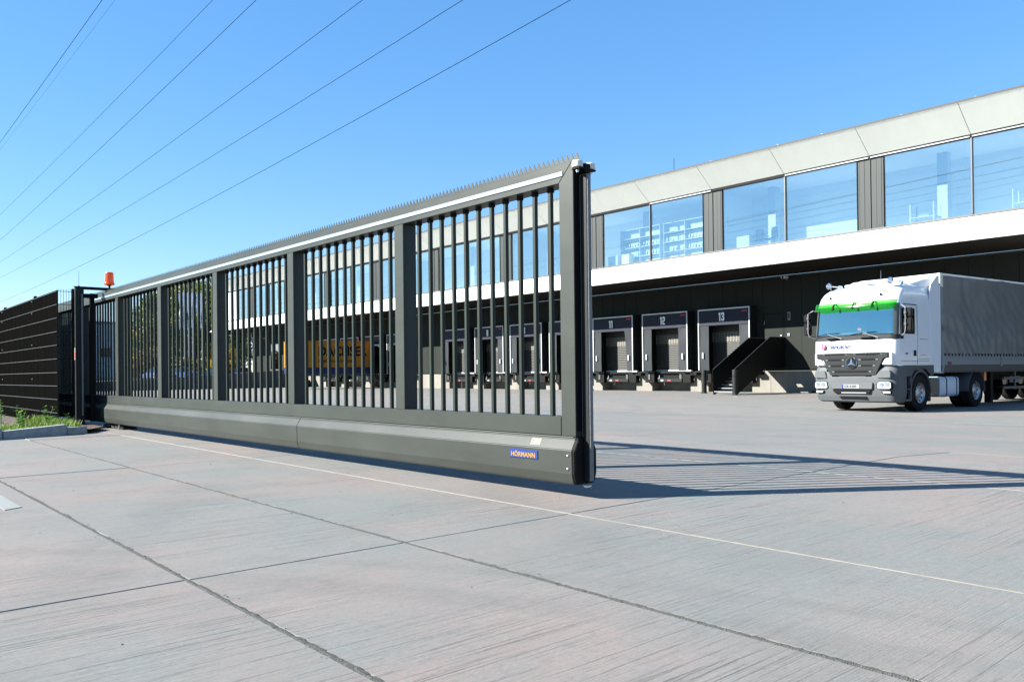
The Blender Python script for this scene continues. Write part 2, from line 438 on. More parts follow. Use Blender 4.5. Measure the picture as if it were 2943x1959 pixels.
m_grass = leaf_mat('grass_blade', (.06, .13, .012), (.17, .26, .03))
m_weed = leaf_mat('weed_leaf', (.05, .14, .02), (.14, .27, .045))
gr = MB()
def blade(mb, x, y, z, h, wd, lean, az):
    dx, dy = math.cos(az), math.sin(az)
    p = [(x, y, z), (x + dx * lean * .4, y + dy * lean * .4, z + h * .6), (x + dx * lean, y + dy * lean, z + h)]
    sx, sy = -dy * wd, dx * wd
    mb.add([(p[0][0] - sx, p[0][1] - sy, p[0][2]), (p[0][0] + sx, p[0][1] + sy, p[0][2]), (p[1][0] + sx * .8, p[1][1] + sy * .8, p[1][2]),
            (p[1][0] - sx * .8, p[1][1] - sy * .8, p[1][2]), p[2]], [(0, 1, 2, 3), (3, 2, 4)])
for k in range(9000):
    y = rnd.uniform(.2, 2.74); x = -11.75 - (y - 1.8) * .25 - .12 - abs(rnd.gauss(0, .55))
    blade(gr, x, y, .05, rnd.uniform(.03, .11), rnd.uniform(.002, .005), rnd.uniform(.01, .07), rnd.uniform(0, 6.28))
for k in range(2500):
    x = rnd.uniform(-14.5, -12.0); y = 2.76 - abs(rnd.gauss(0, .12)); 
    blade(gr, x, y, .05, rnd.uniform(.04, .15), rnd.uniform(.002, .005), rnd.uniform(.01, .08), rnd.uniform(0, 6.28))
tag(gr.build('grass', m_grass, fix=False), 'low bright green grass along the kerb in front of the dark fence', 'grass', kind='stuff')
def weed(x, y, h, n, lw, label, spread=.12):
    t = thing('weed', label, 'weed', (x, y, .05), group='weeds growing on the verge')
    st = MB(); lf = MB()
    for s_ in range(3 + n // 12):
        az = rnd.uniform(0, 6.28); tip = (math.cos(az) * spread * rnd.random(), math.sin(az) * spread * rnd.random(), h * rnd.uniform(.7, 1))
        st.tube([(0, 0, 0), (tip[0] * .4, tip[1] * .4, tip[2] * .5), tip], [.004, .003, .0015], 5)
        for k in range(n):
            f_ = rnd.uniform(.12, 1); px, py, pz = tip[0] * f_ ** 1.2, tip[1] * f_ ** 1.2, tip[2] * f_
            a2 = rnd.uniform(0, 6.28); l_ = lw * rnd.uniform(.7, 1.6) * (1.15 - f_ * .6); w_ = l_ * .38
            dx, dy, dz = math.cos(a2) * l_, math.sin(a2) * l_, l_ * rnd.uniform(-.3, .6)
            sx, sy = -math.sin(a2) * w_, math.cos(a2) * w_
            lf.add([(px, py, pz), (px + dx * .5 + sx, py + dy * .5 + sy, pz + dz * .6), (px + dx, py + dy, pz + dz), (px + dx * .5 - sx, py + dy * .5 - sy, pz + dz * .6)], [(0, 1, 2, 3)])
    st.build('stem', m_weed, t); lf.build('foliage', m_weed, t, fix=False)
    return t
weed(-12.75, 1.95, .46, 16, .045, 'tall spindly weed at the left edge against the dark fence')
weed(-12.9, 2.2, .34, 12, .05, 'leafy weed just right of the tallest weed on the verge')
weed(-12.45, 2.12, .28, 14, .085, 'broad leaved weed in the middle of the verge', .2)
weed(-13.0, 2.55, .36, 9, .075, 'weed with one broad leaf reaching up the dark fence')
weed(-12.5, 2.5, .2, 14, .05, 'low bushy weed in front of the fence end', .16)
weed(-12.9, 2.82, .22, 14, .04, 'thin weed growing behind the bare mesh beside the gate post')
weed(-12.3, 1.75, .25, 18, .06, 'dense green weed behind the leftmost kerb stone', .22)

# ------------------------------------------------------------------ fence
FY = 2.756
fence = thing('mesh_fence', 'dark double rod mesh fence with black privacy screen beside the gate', 'fence', (-13.36, FY, .0))
rows_z = [.232, .431, .63, .828, 1.03, 1.232, 1.43, 1.633, 1.831, 2.025]
FL = 27.0
pm = MB().box(-2.5, -.004, .004, .014, .06, 2.045).mesh('screen_panel', m_screen)
for k in range(int(FL / 2.5)):
    inst('screen_panel', pm, fence, (-k * 2.5, 0, 0))
wm = MB().cyl((-FL, 0, 0), (.0, 0, 0), .0042, n=8, caps=True).mesh('horizontal_wire', m_wire)
for z in rows_z: inst('horizontal_wire', wm, fence, (0, -.006, z))
pmesh = MB().box(-.03, .03, .02, .06, 0, 2.09).mesh('fence_post', m_fence)
cm = MB().lathe([(0, -.014), (.010, -.012), (.012, 0)], 'y', 10).mesh('clip', m_alu)
for k in range(10):
    x = -1.74 - 2.69 * k
    inst('fence_post', pmesh, fence, (x, 0, 0))
    for z in (.15, .735, 1.285, 1.80, 1.99): inst('clip', cm, fence, (x, -.004, z))
# bare mesh return towards the gate
rod = MB().cyl((0, 0, .05), (0, 0, 2.06), .003, n=6).mesh('vertical_rod', m_fence)
for k in range(6): inst('vertical_rod', rod, fence, (0, .012 + k * .036, 0))
rw = MB().cyl((0, 0, 0), (0, .22, 0), .004, n=6).mesh('mesh_wire', m_fence)
for z in rows_z: inst('mesh_wire', rw, fence, (.006, 0, z))
MB().box(-.03, .03, .19, .235, 0, 2.07).build('fence_post', m_fence, fence, bevel=.003)
for z in rows_z: inst('clip', cm, fence, (.0, .186, z), (0, 0, R(90)), (.5, .5, .5))

# ------------------------------------------------------------------ sliding gate
GX, GY, GR_ = -3.36, 3.381, .011
gate = thing('sliding_gate', 'long olive grey cantilever sliding gate with vertical bars and toothed top', 'gate', (GX, GY, 0), GR_)
GL = -14.4
bp_ = [(.002, .150), (0, .29), (.035, .352), (.035, .366), (.165, .366), (.165, .352), (.2, .29), (.198, .150), (.186, .094), (.17, .082), (.03, .082), (.014, .094)]
for a, b in ((GL, -3.4825), (-3.4815, -.006)):
    MB().prism(bp_, 'x', a, b).build('bottom_beam', m_beam, gate, bevel=.004, segs=2)
MB().box(GL, -.131, .04, .16, .369, .483).build('bottom_rail', m_gate, gate, bevel=.003)
MB().box(GL, -.02, .030, .0345, .362, .3675).build('beam_lip', m_coping_lip, gate)
# top rail with mitred corner
MB().prism([(GL, 1.888), (-.130, 1.888), (-.016, 2.003), (GL, 2.003)], 'y', .04, .16).build('top_rail', m_gate, gate, bevel=.0025)
MB().prism([(-.127, .369), (-.010, .369), (-.010, 2.003), (-.013, 2.003), (-.127, 1.889)], 'y', .04, .16).build('end_post', m_gate, gate, bevel=.0025)
post_m = MB().box(-.06, .06, .04, .16, .4832, 1.8878).mesh('gate_post', m_gate, bevel=.003)
for k in range(7): inst('gate_post', post_m, gate, (-1.86 - 1.805 * k, 0, 0))
bar_m = MB().box(-.012, .012, .0865, .1135, .4832, 1.872).mesh('bar', m_gate2, bevel=.0015)
col_m = MB().box(-.0145, .0145, .084, .116, 1.862, 1.8875).box(-.0165, .0165, .082, .118, 1.868, 1.874).mesh('bar_socket', m_black)
for k in range(8):
    for j in range(11):
        u = -.261 - 1.805 * k - .141 * j
        if u < GL + .1: continue
        b = inst('bar', bar_m, gate, (u, 0, 0))
        inst('bar_socket', col_m, b)
MB().box(-10.2, -.092, .034, .0395, 1.926, 1.955).build('light_strip', m_led, gate, bevel=.001)
tb = MB()
n_t = int((-.012 - GL) / .0416)
for k in range(n_t):
    xa = -.012 - k * .0416
    tb.prism([(xa - .0416, 2.027), (xa, 2.027), (xa - .0195, 2.067), (xa - .0221, 2.067)], 'y', .098, .1015)
tb.box(GL, -.012, .098, .1015, 2.0035, 2.027).box(GL, -.02, .075, .0978, 2.0035, 2.008)
tb.build('toothed_strip', m_gate, gate)
# beam end cap, closing rubber, rollers, plates
bp2 = [(.005, .15), (.005, .286), (.038, .35), (.038, .362), (.088, .362), (.088, .088), (.032, .088), (.018, .1)]
MB().prism(bp2, 'x', -.006, .012).build('end_cap', m_black, gate, bevel=.004, segs=2)
MB().prism([(.2 - a, b) for a, b in bp2], 'x', -.006, .012).build('end_cap', m_black, gate, bevel=.004, segs=2)
MB().box(-.0099, -.0075, .042, .158, .40, 1.98).build('end_face_shade', m_black, gate)  # shade of the post's unlit end face, put in as a black sheet
rb = MB(); rb.prism([(-.0074, .092), (.05, .095), (.058, .10), (.058, .122), (.05, .127), (-.0074, .13)], 'z', .105, 1.925)
rb.build('closing_rubber', m_rubber, gate, bevel=.003)
MB().box(.0, .048, .0915, .0935, .105, 1.92).build('rubber_groove', m_dgrey, gate)
MB().box(-.012, .055, .03, .175, 1.945, 1.955).box(.0, .05, .085, .13, 1.93, 1.985).build('roller_bracket', m_black, gate, bevel=.003)
rl = MB().lathe([(0, 0), (.028, 0), (.033, .004), (.033, .036), (.028, .041), (0, .041)], 'z', 24).mesh('guide_roller', m_whitepl, smooth=40)
rs_ = MB().lathe([(.012, -.022), (.012, .0)], 'z', 12).lathe([(0, -.03), (.008, -.028), (.008, -.02)], 'z', 10).mesh('roller_bolt', m_steel, smooth=40)
for (u, yy) in ((.018, .052), (.018, .158)):
    q = inst('guide_roller', rl, gate, (u, yy, 1.957)); inst('roller_bolt', rs_, q)
MB().prism([(.03, .066), (.052, .066), (.06, .08), (.015, .08)], 'y', .085, .125).build('run_up_shoe', m_whitepl, gate, loc=(-.02, 0, .0), bevel=.003)
sc_m = MB().lathe([(0, -.007), (.005, -.006), (.0085, -.002), (.0085, 0)], 'y', 12).mesh('screw', m_steel, smooth=50)
for z in (.257, .179): inst('screw', sc_m, gate, (-.039, .0, z))
pl = MB().box(-.552, -.294, -.0045, -.0004, .217, .2715).build('name_plate', m_blue, gate, bevel=.002)
text('plate_lettering', 'HÖRMANN', .037, m_yellow, pl, (-.540, -.0047, .2245), FRONT, sx=1.09, bold=.032, extrude=.0008)
# type label on the sloped flank of the beam
ang = math.atan2(.062, .035)
lb = MB().box(-.376, -.288, 0, .046, 0, .0006).build('type_label', m_sticker, gate, loc=(0, .0085, .3052))
lb.rotation_euler = (ang, 0, 0)
MB().box(-.366, -.356, .008, .018, .0006, .001).box(-.366, -.356, .026, .036, .0006, .001).build('label_print', m_blue, lb)
MB().box(-.348, -.300, .012, .015, .0006, .001).box(-.348, -.308, .022, .025, .0006, .001).box(-.348, -.303, .032, .035, .0006, .001).build('label_print', m_rubber, lb)

# ------------------------------------------------------------------ guide portal, beacon, antenna
PX = -13.2
portal = thing('gate_guide_portal', 'black steel portal that the sliding gate runs through at its left end', 'post', (PX, 2.955, 0))
MB().box(-.03, .03, .0, .115, .05, 2.085).build('post', m_dgrey, portal, bevel=.003)
MB().box(-.03, .03, .66, .775, .0, 2.085).build('post', m_dgrey, portal, bevel=.003)
MB().box(-.045, .045, -.008, .785, 2.086, 2.094).box(-.03, .03, .116, .659, 2.056, 2.0855).build('cross_arm', m_blackm, portal)
MB().cyl((.04, .088, .19), (.04, .088, 1.98), .013, n=12).build('safety_edge', m_rubber, portal, smooth=40)
MB().box(-.02, .06, .116, .30, 1.93, 1.99).build('guide_bracket', m_black, portal, bevel=.004)
MB().box(-.028, .028, -.005, -.0005, 1.01, 1.19).build('warning_label', m_sticker, portal)
MB().box(-.022, .022, -.0065, -.0055, 1.10, 1.12).box(-.022, .022, -.0065, -.0055, 1.04, 1.075).build('label_print', m_red, portal)
MB().box(-.06, .06, -.02, .135, .052, .062).build('foot_plate', m_blackm, portal)
# second dark upright plate and roller carriage
MB().box(-.02, .02, .20, .26, .1, 2.0).build('safety_strip', m_black, portal)
car = thing('roller_carriage', 'dark steel roller carriage on the ground under the left end of the gate', 'roller', (PX + .3, 3.36, 0))
MB().box(-.35, .55, .02, .2, .0, .05).build('base_plate', m_blackm, car, bevel=.004)
MB().box(-.3, .5, .05, .17, .05, .078).build('carriage', m_dgrey, car, bevel=.004)
for x in (-.32, -.12, .1, .3): MB().lathe([(0, -.02), (.018, -.02), (.018, .02), (0, .02)], 'y', 14, (x, .0, .035)).build('roller', m_steel, car, smooth=40)
for x in (-.34, .5): MB().cyl((x, -.03, .0), (x, -.03, .07), .01, n=8).build('bolt', m_steel, car)

bc = thing('beacon_light', 'orange warning beacon on top of the gate portal', 'beacon', (PX, 3.428, 2.094))
MB().cyl((0, 0, 0), (0, 0, .045), .014, n=12).cyl((0, 0, .036), (0, 0, .048), .03, n=16).build('stem', m_black, bc, smooth=40)
MB().lathe([(0, .047), (.060, .047), (.074, .054), (.075, .066), (.072, .070), (.066, .074), (.067, .080), (0.0, .08)], 'z', 32).build('base_ring', m_orange, bc, smooth=35)
prof = [(.067, .081)]
for k in range(8):
    z = .085 + k * .0085; r_ = .0655 - k * .0007
    prof += [(r_, z), (r_ - .0012, z + .006)]
prof += [(.059, .165), (.058, .225), (.053, .236), (.04, .240), (0, .241)]
MB().lathe(prof, 'z', 32).build('lens', m_orange, bc, smooth=35)
an = thing('antenna', 'thin upright aerial on top of the black gate portal', 'antenna', (PX, 3.01, 2.094))
MB().cyl((0, 0, .0), (0, 0, .012), .012, n=10).build('base', m_black, an)
MB().cyl((0, 0, .012), (0, 0, .225), .0028, .0018, n=6).build('rod', m_blackm, an)

# ------------------------------------------------------------------ warehouse
m_fascia = mat('white_cladding', (.66, .67, .66), .42, var=.05, vscale=.6, stretch=(3, 1, .4))
m_fascia2 = mat('light_grey_cladding', (.66, .682, .625), .5, var=.035, vscale=.6, stretch=(2.5, 1, .5))
m_panel = mat('olive_grey_panel', (.020, .023, .020), .6, var=.05, vscale=.5, spec=.05)
m_shut = mat('grey_shutter', (.029, .035, .0345), .5, spec=.2, var=.04, vscale=.8)
m_trim = mat('grey_trim', (.06, .063, .061), .4)
m_soffit = mat('soffit_board', (.016, .014, .011), .7, spec=.1, var=.15, vscale=.6)
m_coping = mat('coping_metal', (.05, .053, .052), .6, spec=.2)
m_inner = mat('office_wall', (.8, .84, .84), .8)
m_floor = mat('office_floor', (.72, .72, .70), .7)
m_white = mat('white_lacquer', (.42, .43, .43), .4)
m_wood = mat('birch_board', (.62, .55, .38), .5)
m_glass = glass_mat('window_glass', .30, (.94, .99, .99), tint_r=(.88, .98, 1.0))
m_head = mat('navy_curtain', (.012, .015, .026), .6, spec=.2, var=.2, vscale=1.5, bump=.12, bscale=3)
m_flap = mat('grey_flap', (.021, .0245, .028), .55, spec=.15, var=.12, vscale=1.2, stretch=(2, 2, .5), bump=.1, bscale=2)
m_numb = mat('dock_number_paint', (.7, .74, .74), .5)
m_edge = mat('white_edge_profile', (.45, .47, .48), .4)
m_cover = mat('black_tarpaulin', (.010, .011, .012), .55, bump=.4, bscale=5)
m_slat = mat('door_slat', (.036, .037, .033), .55, spec=.2, var=.05, vscale=2)
m_vis = mat('vision_slat_grey', (.13, .126, .10), .5)
m_mark = mat('white_marker', (.26, .27, .27), .5)

YW, ZG, ZP = 39.2, -0.46, 0.69
ZSO = 5.78
bld = thing('warehouse', 'long warehouse with white sloping fascias, window band and numbered loading docks', 'building', (0, 0, ZG))
def P(mb, name, m, **k):           # part of the building, written in world coordinates
    o = mb.build(name, m, bld, **k); o.location.z -= ZG; return o
def PI_(name, me, loc, par=None, rot=(0, 0, 0)):
    o = inst(name, me, par or bld, loc, rot)
    if par is None: o.location.z -= ZG
    return o

XJ = lambda k: -12.75 - 4.257 * k
K0, K1 = -4, 19
PW = 4.257
def sloped(name, m, y0, z0, y1, z1, th, width, gap=.012):
    # panel lying between (y0,z0) and (y1,z1), its outer face on that line
    n_ = Vector((0, z1 - z0, -(y1 - y0))).normalized() * th
    if n_.y < 0: n_ = -n_
    b = MB(); x0, x1 = -width + gap, -gap
    q = [(y0, z0), (y1, z1), (y1 + n_.y, z1 + n_.z), (y0 + n_.y, z0 + n_.z)]
    b.prism(q, 'x', x0, x1)
    return b.mesh(name, m, bevel=.004)
lo = sloped('lower_fascia_panel', m_fascia, 36.52, 7.03, 35.00, 5.87, .05, PW)
hi = sloped('upper_fascia_panel', m_fascia2, 36.40, 10.42, 35.07, 11.44, .05, PW)
soff = MB().prism([(35.02, 5.855), (39.18, 5.785), (39.18, 5.835), (35.06, 5.905)], 'x', -PW + .004, -.004).mesh('soffit_panel', m_soffit)
for k in range(K0, K1):
    PI_('lower_fascia_panel', lo, (XJ(k), 0, 0)); PI_('upper_fascia_panel', hi, (XJ(k), 0, 0)); PI_('soffit_panel', soff, (XJ(k), 0, 0))
XL, XR = XJ(K1), XJ(K0)
P(MB().prism([(35.062, 11.438), (35.062, 11.53), (35.30, 11.53), (35.30, 11.46), (35.13, 11.46), (35.13, 11.438)], 'x', XL, XR), 'roof_coping', m_coping)
P(MB().box(XL, XR, 35.3, 62, 11.38, 11.44).box(XL, XR, 36.9, 62, 10.46, 11.37), 'roof', m_coping)
cl_ = MB().box(-.015, .015, 35.10, 35.14, 11.53, 11.548).mesh('roof_clip', m_steel)
for k in range(24):
    PI_('roof_clip', cl_, (-12 - k * 3.1 + rnd.uniform(-.8, .8), 0, 0))
P(MB().cyl((-29.2, 38, 11.4), (-29.2, 38, 13.1), .02, n=6), 'lightning_rod', m_coping)
# backing behind the fascias so no light leaks
P(MB().prism([(36.60, 6.98), (35.12, 5.95), (39.2, 5.88), (39.2, 6.98)], 'x', XL, XR), 'floor_edge', m_soffit)
# window band
P(MB().box(XL, XR, 36.47, 36.60, 7.035, 7.115), 'window_sill', m_trim, bevel=.006)
P(MB().box(XL, XR, 36.42, 36.62, 10.30, 10.455), 'window_head', m_black)
for k in range(K0, K1):
    if k < 4 and k != 2:
        P(MB().box(XJ(k + 1) + .05, XJ(k) - .05, 36.40, 36.44, 10.315, 10.36), 'blind_rail', m_alu)
mull = MB().box(-.028, .028, 36.44, 36.60, 7.115, 10.30).mesh('mullion', m_trim, bevel=.004)
fin = MB().box(-.014, .014, 36.455, 36.50, 7.115, 10.30).mesh('shutter_fin', m_coping)
sh = MB().box(-.02, .59, 36.50, 36.54, 7.115, 10.30)
sh_m = sh.mesh('shutter', m_shut, bevel=.004)
lf = MB(); lf.box(.28, .50, 36.493, 36.4995, 7.22, 10.27)
lf_m = lf.mesh('shutter_leaf', m_shut, bevel=.003)
gp = MB().box(.268, .276, 36.496, 36.4998, 7.2, 10.29).box(.504, .512, 36.496, 36.4998, 7.2, 10.29).mesh('shutter_gap', m_black)
pane_m = {}
for k in range(K0, K1 + 1):
    x = XJ(k)
    if k % 2 == 0:
        PI_('mullion', mull, (x, 0, 0))
    else:
        for s_ in (-1, 1):
            o = PI_('shutter', sh_m, (x, 0, 0)); o.scale.x = s_
            inst('shutter_leaf', lf_m, o); inst('shutter_gap', gp, o)
            P(MB().box(x + s_ * .60, x + s_ * .625, 36.46, 36.56, 7.115, 10.30), 'window_jamb', m_black)
        PI_('shutter_fin', fin, (x, 0, 0))
for k in range(K0, K1 - 1):
    xr_, xl_ = (XJ(k) - .03, XJ(k + 1) + .626) if k % 2 == 0 else (XJ(k) - .626, XJ(k + 1) + .03)
    key = k % 2
    if key not in pane_m:
        pane_m[key] = MB().box(xl_ - xr_, 0, 36.53, 36.545, 7.10, 10.31).mesh('window_pane', m_glass)
    o = PI_('window_pane', pane_m[key], (xr_, 0, 0))
    o.rotation_euler = (R(rnd.uniform(-.12, .12)) * .2, 0, R(rnd.uniform(-.10, .10)) * .2)
P(MB().box(XL, XJ(K1 - 1) - .03, 36.44, 36.55, 7.116, 10.30), 'end_panel', m_fascia)
P(MB().prism([(35.06, 5.87), (36.55, 7.05), (36.55, 10.4), (35.1, 11.44), (62, 11.44), (62, 5.87)], 'x', XL - .05, XL - .001), 'end_wall', m_fascia)
# office interior
P(MB().box(XL, XR, 36.62, 40.2, 6.985, 7.02), 'office_floor', m_floor)
P(MB().box(XL, XR, 36.62, 40.2, 10.40, 10.455), 'office_ceiling', m_inner)
P(MB().box(XL, XR, 40.2, 40.3, 7.02, 10.40), 'office_wall', m_inner)
colm = MB().box(-.22, .22, 38.4, 38.84, 7.02, 10.40).mesh('office_column', m_white)
for k in range(K0, K1, 2): PI_('office_column', colm, (XJ(k) - 1.9, 0, 0))
for k in (3, 7, 11, 15): P(MB().box(XJ(k) - .05, XJ(k) + .05, 36.7, 40.2, 7.02, 10.4), 'partition', m_inner)

# ground-floor wall
DOCKS = {13: -28.03}
for n_ in range(12, 2, -1):
    DOCKS[n_] = {6: -61.2}.get(n_, DOCKS[n_ + 1] - 4.13)
spans = sorted(DOCKS.values())
WALL_L, WALL_R = -91.4, XR
def wall_panel(x0, x1, z0=.80, z1=ZSO):
    P(MB().box(x0 + .006, x1 - .006, YW, YW + .08, z0, z1), 'wall_panel', m_panel, bevel=.004)
def split_wall(x0, x1, z0=.80, z1=ZSO):
    n_ = max(1, round((x1 - x0) / 1.02)); s_ = (x1 - x0) / n_
    for i in range(n_): wall_panel(x0 + i * s_, x0 + (i + 1) * s_, z0, z1)
cur = WALL_L
ENTR = (-86.6, -84.0)
DOOR = (-24.27, -23.0)
feats = [(ENTR[0], ENTR[1], 4.30)] + [(d_ + .25, d_ + 3.13, 4.0) for d_ in spans] + [(DOOR[0], DOOR[1], 3.80)]
for a, b, zt in sorted(feats):
    if a - cur > .05: split_wall(cur, a)
    split_wall(a, b, zt, ZSO)
    cur = b
split_wall(cur, WALL_R)
P(MB().box(WALL_L, WALL_R, YW + .09, YW + .3, .7, ZSO + .1), 'wall_core', m_soffit).location.y += 1.2
P(MB().box(WALL_L - .02, WALL_L, YW, 62, ZG, ZSO + .1), 'side_wall', m_panel)
P(MB().box(WALL_L, WALL_R, YW - .035, YW + .02, 5.70, 5.755), 'eaves_profile', m_coping)
# base drip profile between the docks
cur = WALL_L
for d_ in spans + [WALL_R + 1]:
    b = min(d_, WALL_R)
    P(MB().box(cur, b, YW - .03, YW + .05, .765, .799), 'drip_profile', m_panel)
    cur = d_ + 3.38
# concrete plinth
def plinth(x0, x1): P(MB().box(x0 + .004, x1 - .004, YW, YW + .6, ZG - .05, ZP), 'plinth_block', m_plinth, bevel=.01)
def splitp(x0, x1):
    n_ = max(1, round((x1 - x0) / 5.0)); s_ = (x1 - x0) / n_
    for i in range(n_): plinth(x0 + i * s_, x0 + (i + 1) * s_)
splitp(WALL_L, spans[0] - .09)
for i, d_ in enumerate(spans):
    nx = spans[i + 1] if i + 1 < len(spans) else None
    if nx is not None and nx - d_ < 5:
        P(MB().prism([(d_ + 3.05, ZG - .05), (nx + .18, ZG - .05), (nx + .18, .06), (nx - .09, .06), (nx - .09, ZP), (d_ + 3.31, ZP), (d_ + 3.31, .06), (d_ + 3.05, .06)], 'y', YW, YW + .8), 'dock_pier', m_plinth, bevel=.012)
    else:
        e_ = (nx - .09) if nx is not None else WALL_R
        P(MB().prism([(d_ + 3.05, ZG - .05), (d_ + 4.2, ZG - .05), (d_ + 4.2, ZP), (d_ + 3.31, ZP), (d_ + 3.31, .06), (d_ + 3.05, .06)], 'y', YW, YW + .8), 'dock_pier', m_plinth, bevel=.012)
        splitp(d_ + 4.205, e_)
P(MB().box(spans[0] - .3, spans[-1] + 3.5, YW + .82, YW + 1.1, ZG - .05, ZP), 'pit_wall', m_plinth)

# dock shelters, doors, levellers (built once, placed at every dock)
def grp_mesh(fn, name, m, **k):
    b = MB(); fn(b); return b.mesh(name, m, **k)
SF = 38.5
fr_m = grp_mesh(lambda b: (b.box(0, .065, SF, SF + .05, .76, 4.23), b.box(3.315, 3.38, SF, SF + .05, .76, 4.23), b.box(.065, 3.315, SF, SF + .05, 4.155, 4.23)), 'dock_shelter', m_edge, bevel=.006)
cv_m = grp_mesh(lambda b: (b.box(.0, .04, SF + .052, YW - .001, .80, 4.19), b.box(3.34, 3.38, SF + .052, YW - .001, .80, 4.19),
                           b.prism([(SF + .052, 4.19), (YW - .001, 4.29), (YW - .001, 4.23), (SF + .052, 4.13)], 'x', 0, 3.38)), 'shelter_cover', m_cover)
def rumple(x0, x1, z0, z1, y, nx, nz, amp, seed, skew=0.0):
    rows = []
    for i in range(nz + 1):
        z = z0 + (z1 - z0) * i / nz; r_ = []
        for j in range(nx + 1):
            f_ = j / nx; xx = x0 + (x1 - x0) * f_ + skew * f_ * (i / nz)
            r_.append((xx, y + amp * mnoise.noise((xx * 1.7 + seed, z * .8, seed * 3.1)), z))
        rows.append(r_)
    return MB().grid(rows)
hd_m = rumple(.067, 3.313, 3.30, 4.153, SF + .022, 14, 6, .03, 2).mesh('head_curtain', m_head, smooth=60)
sl_m = rumple(.067, .70, .77, 3.34, SF + .05, 5, 14, .05, 5).mesh('side_curtain', m_flap, smooth=60)
sr_m = rumple(2.70, 3.313, .77, 3.34, SF + .05, 5, 14, .06, 9).mesh('side_curtain', m_flap, smooth=60)
sr2_m = rumple(2.86, 3.313, .77, 3.34, SF + .05, 5, 14, .06, 4).mesh('side_curtain', m_flap, smooth=60)
for v_ in sr2_m.vertices:
    f_ = (v_.co.z - .77) / 2.57; v_.co.x -= f_ * .16 * (3.313 - v_.co.x) / .45 * 1.0
mk_m = grp_mesh(lambda b: b.box(-.05, .05, SF - .03, SF - .022, 1.44, 1.78), 'marker', m_mark)
rd_m = grp_mesh(lambda b: b.box(2.92, 3.26, SF - .03, SF - .022, 3.98, 4.025), 'maker_label', m_red)
def door_fn(b):
    z = .72; n_ = 30; h_ = 3.3 / n_
    pts = [(39.62, .72)]
    for i in range(n_):
        pts += [(39.445, z + .006), (39.433, z + h_ * .5), (39.445, z + h_ - .006)]; z += h_
    pts += [(39.62, z)]
    b.prism(pts, 'x', .3, 3.08)
dr_m = grp_mesh(door_fn, 'dock_door', m_slat)
def holes(b):
    for r_ in range(5):
        for c_ in range(13):
            x = .45 + c_ * .19 + (.0 if r_ % 2 else .0); z = 2.40 + r_ * .115
            b.box(x, x + .13, 39.417, 39.4205, z, z + .048)
hl_m = grp_mesh(holes, 'door_slot', m_black)
pw_m = grp_mesh(lambda b: b.box(.3, 3.08, 39.421, 39.4235, 2.375, 2.95), 'vision_slat', m_vis)
db_m = grp_mesh(lambda b: b.box(.3, 3.08, 39.40, 39.44, .72, .83), 'door_bottom_bar', m_edge)
jb_m = grp_mesh(lambda b: (b.box(.2, .34, 39.281, 39.5, .7, 3.99), b.box(3.04, 3.18, 39.281, 39.5, .7, 3.99), b.box(.34, 3.04, 39.281, 39.6, 3.85, 3.99)), 'door_jamb', m_blackm)
lv_m = grp_mesh(lambda b: (b.box(-.09, .62, 38.86, 39.198, .06, .70), b.box(2.72, 3.31, 38.86, 39.198, .06, .70), b.box(.62, 2.72, 39.0, 39.198, .60, .74), b.box(.62, 2.72, 39.15, 39.198, .06, .60)), 'dock_leveller', m_blackm, bevel=.01)
lp_m = grp_mesh(lambda b: b.box(.95, 2.715, 38.80, 38.95, .10, .30), 'leveller_lip', m_dgrey, bevel=.008)
bf_m = grp_mesh(lambda b: b.box(-.08, .08, 38.80, 38.858, .24, .56), 'bumper_plate', m_trim, bevel=.008)
bh_m = grp_mesh(lambda b: b.cyl((0, 38.796, .33), (0, 38.80, .33), .03, n=12), 'bumper_bolt', m_black)
l1_m = grp_mesh(lambda b: b.box(1.16, 1.36, 38.793, 38.7995, .15, .25), 'leveller_label', m_mark)
l2_m = grp_mesh(lambda b: b.box(1.66, 1.90, 38.793, 38.7995, .17, .22), 'leveller_label', m_red)
hk_m = grp_mesh(lambda b: (b.box(.98, 1.11, 38.76, 38.80, .30, .34), b.box(1.07, 1.11, 38.76, 38.80, .34, .50)), 'lip_hook', m_alu)
ci_m = grp_mesh(lambda b: b.box(3.36, 3.8, 38.75, 39.198, .50, .685), 'bumper_block', m_blackm)
DG = {'0': 'tblumrvw', '1': 'S', '2': 'tbrmlx', '3': 'tbrvmxw', '7': 'trv', '8': 'tbmlurv', '9': 'tbmurvw'}
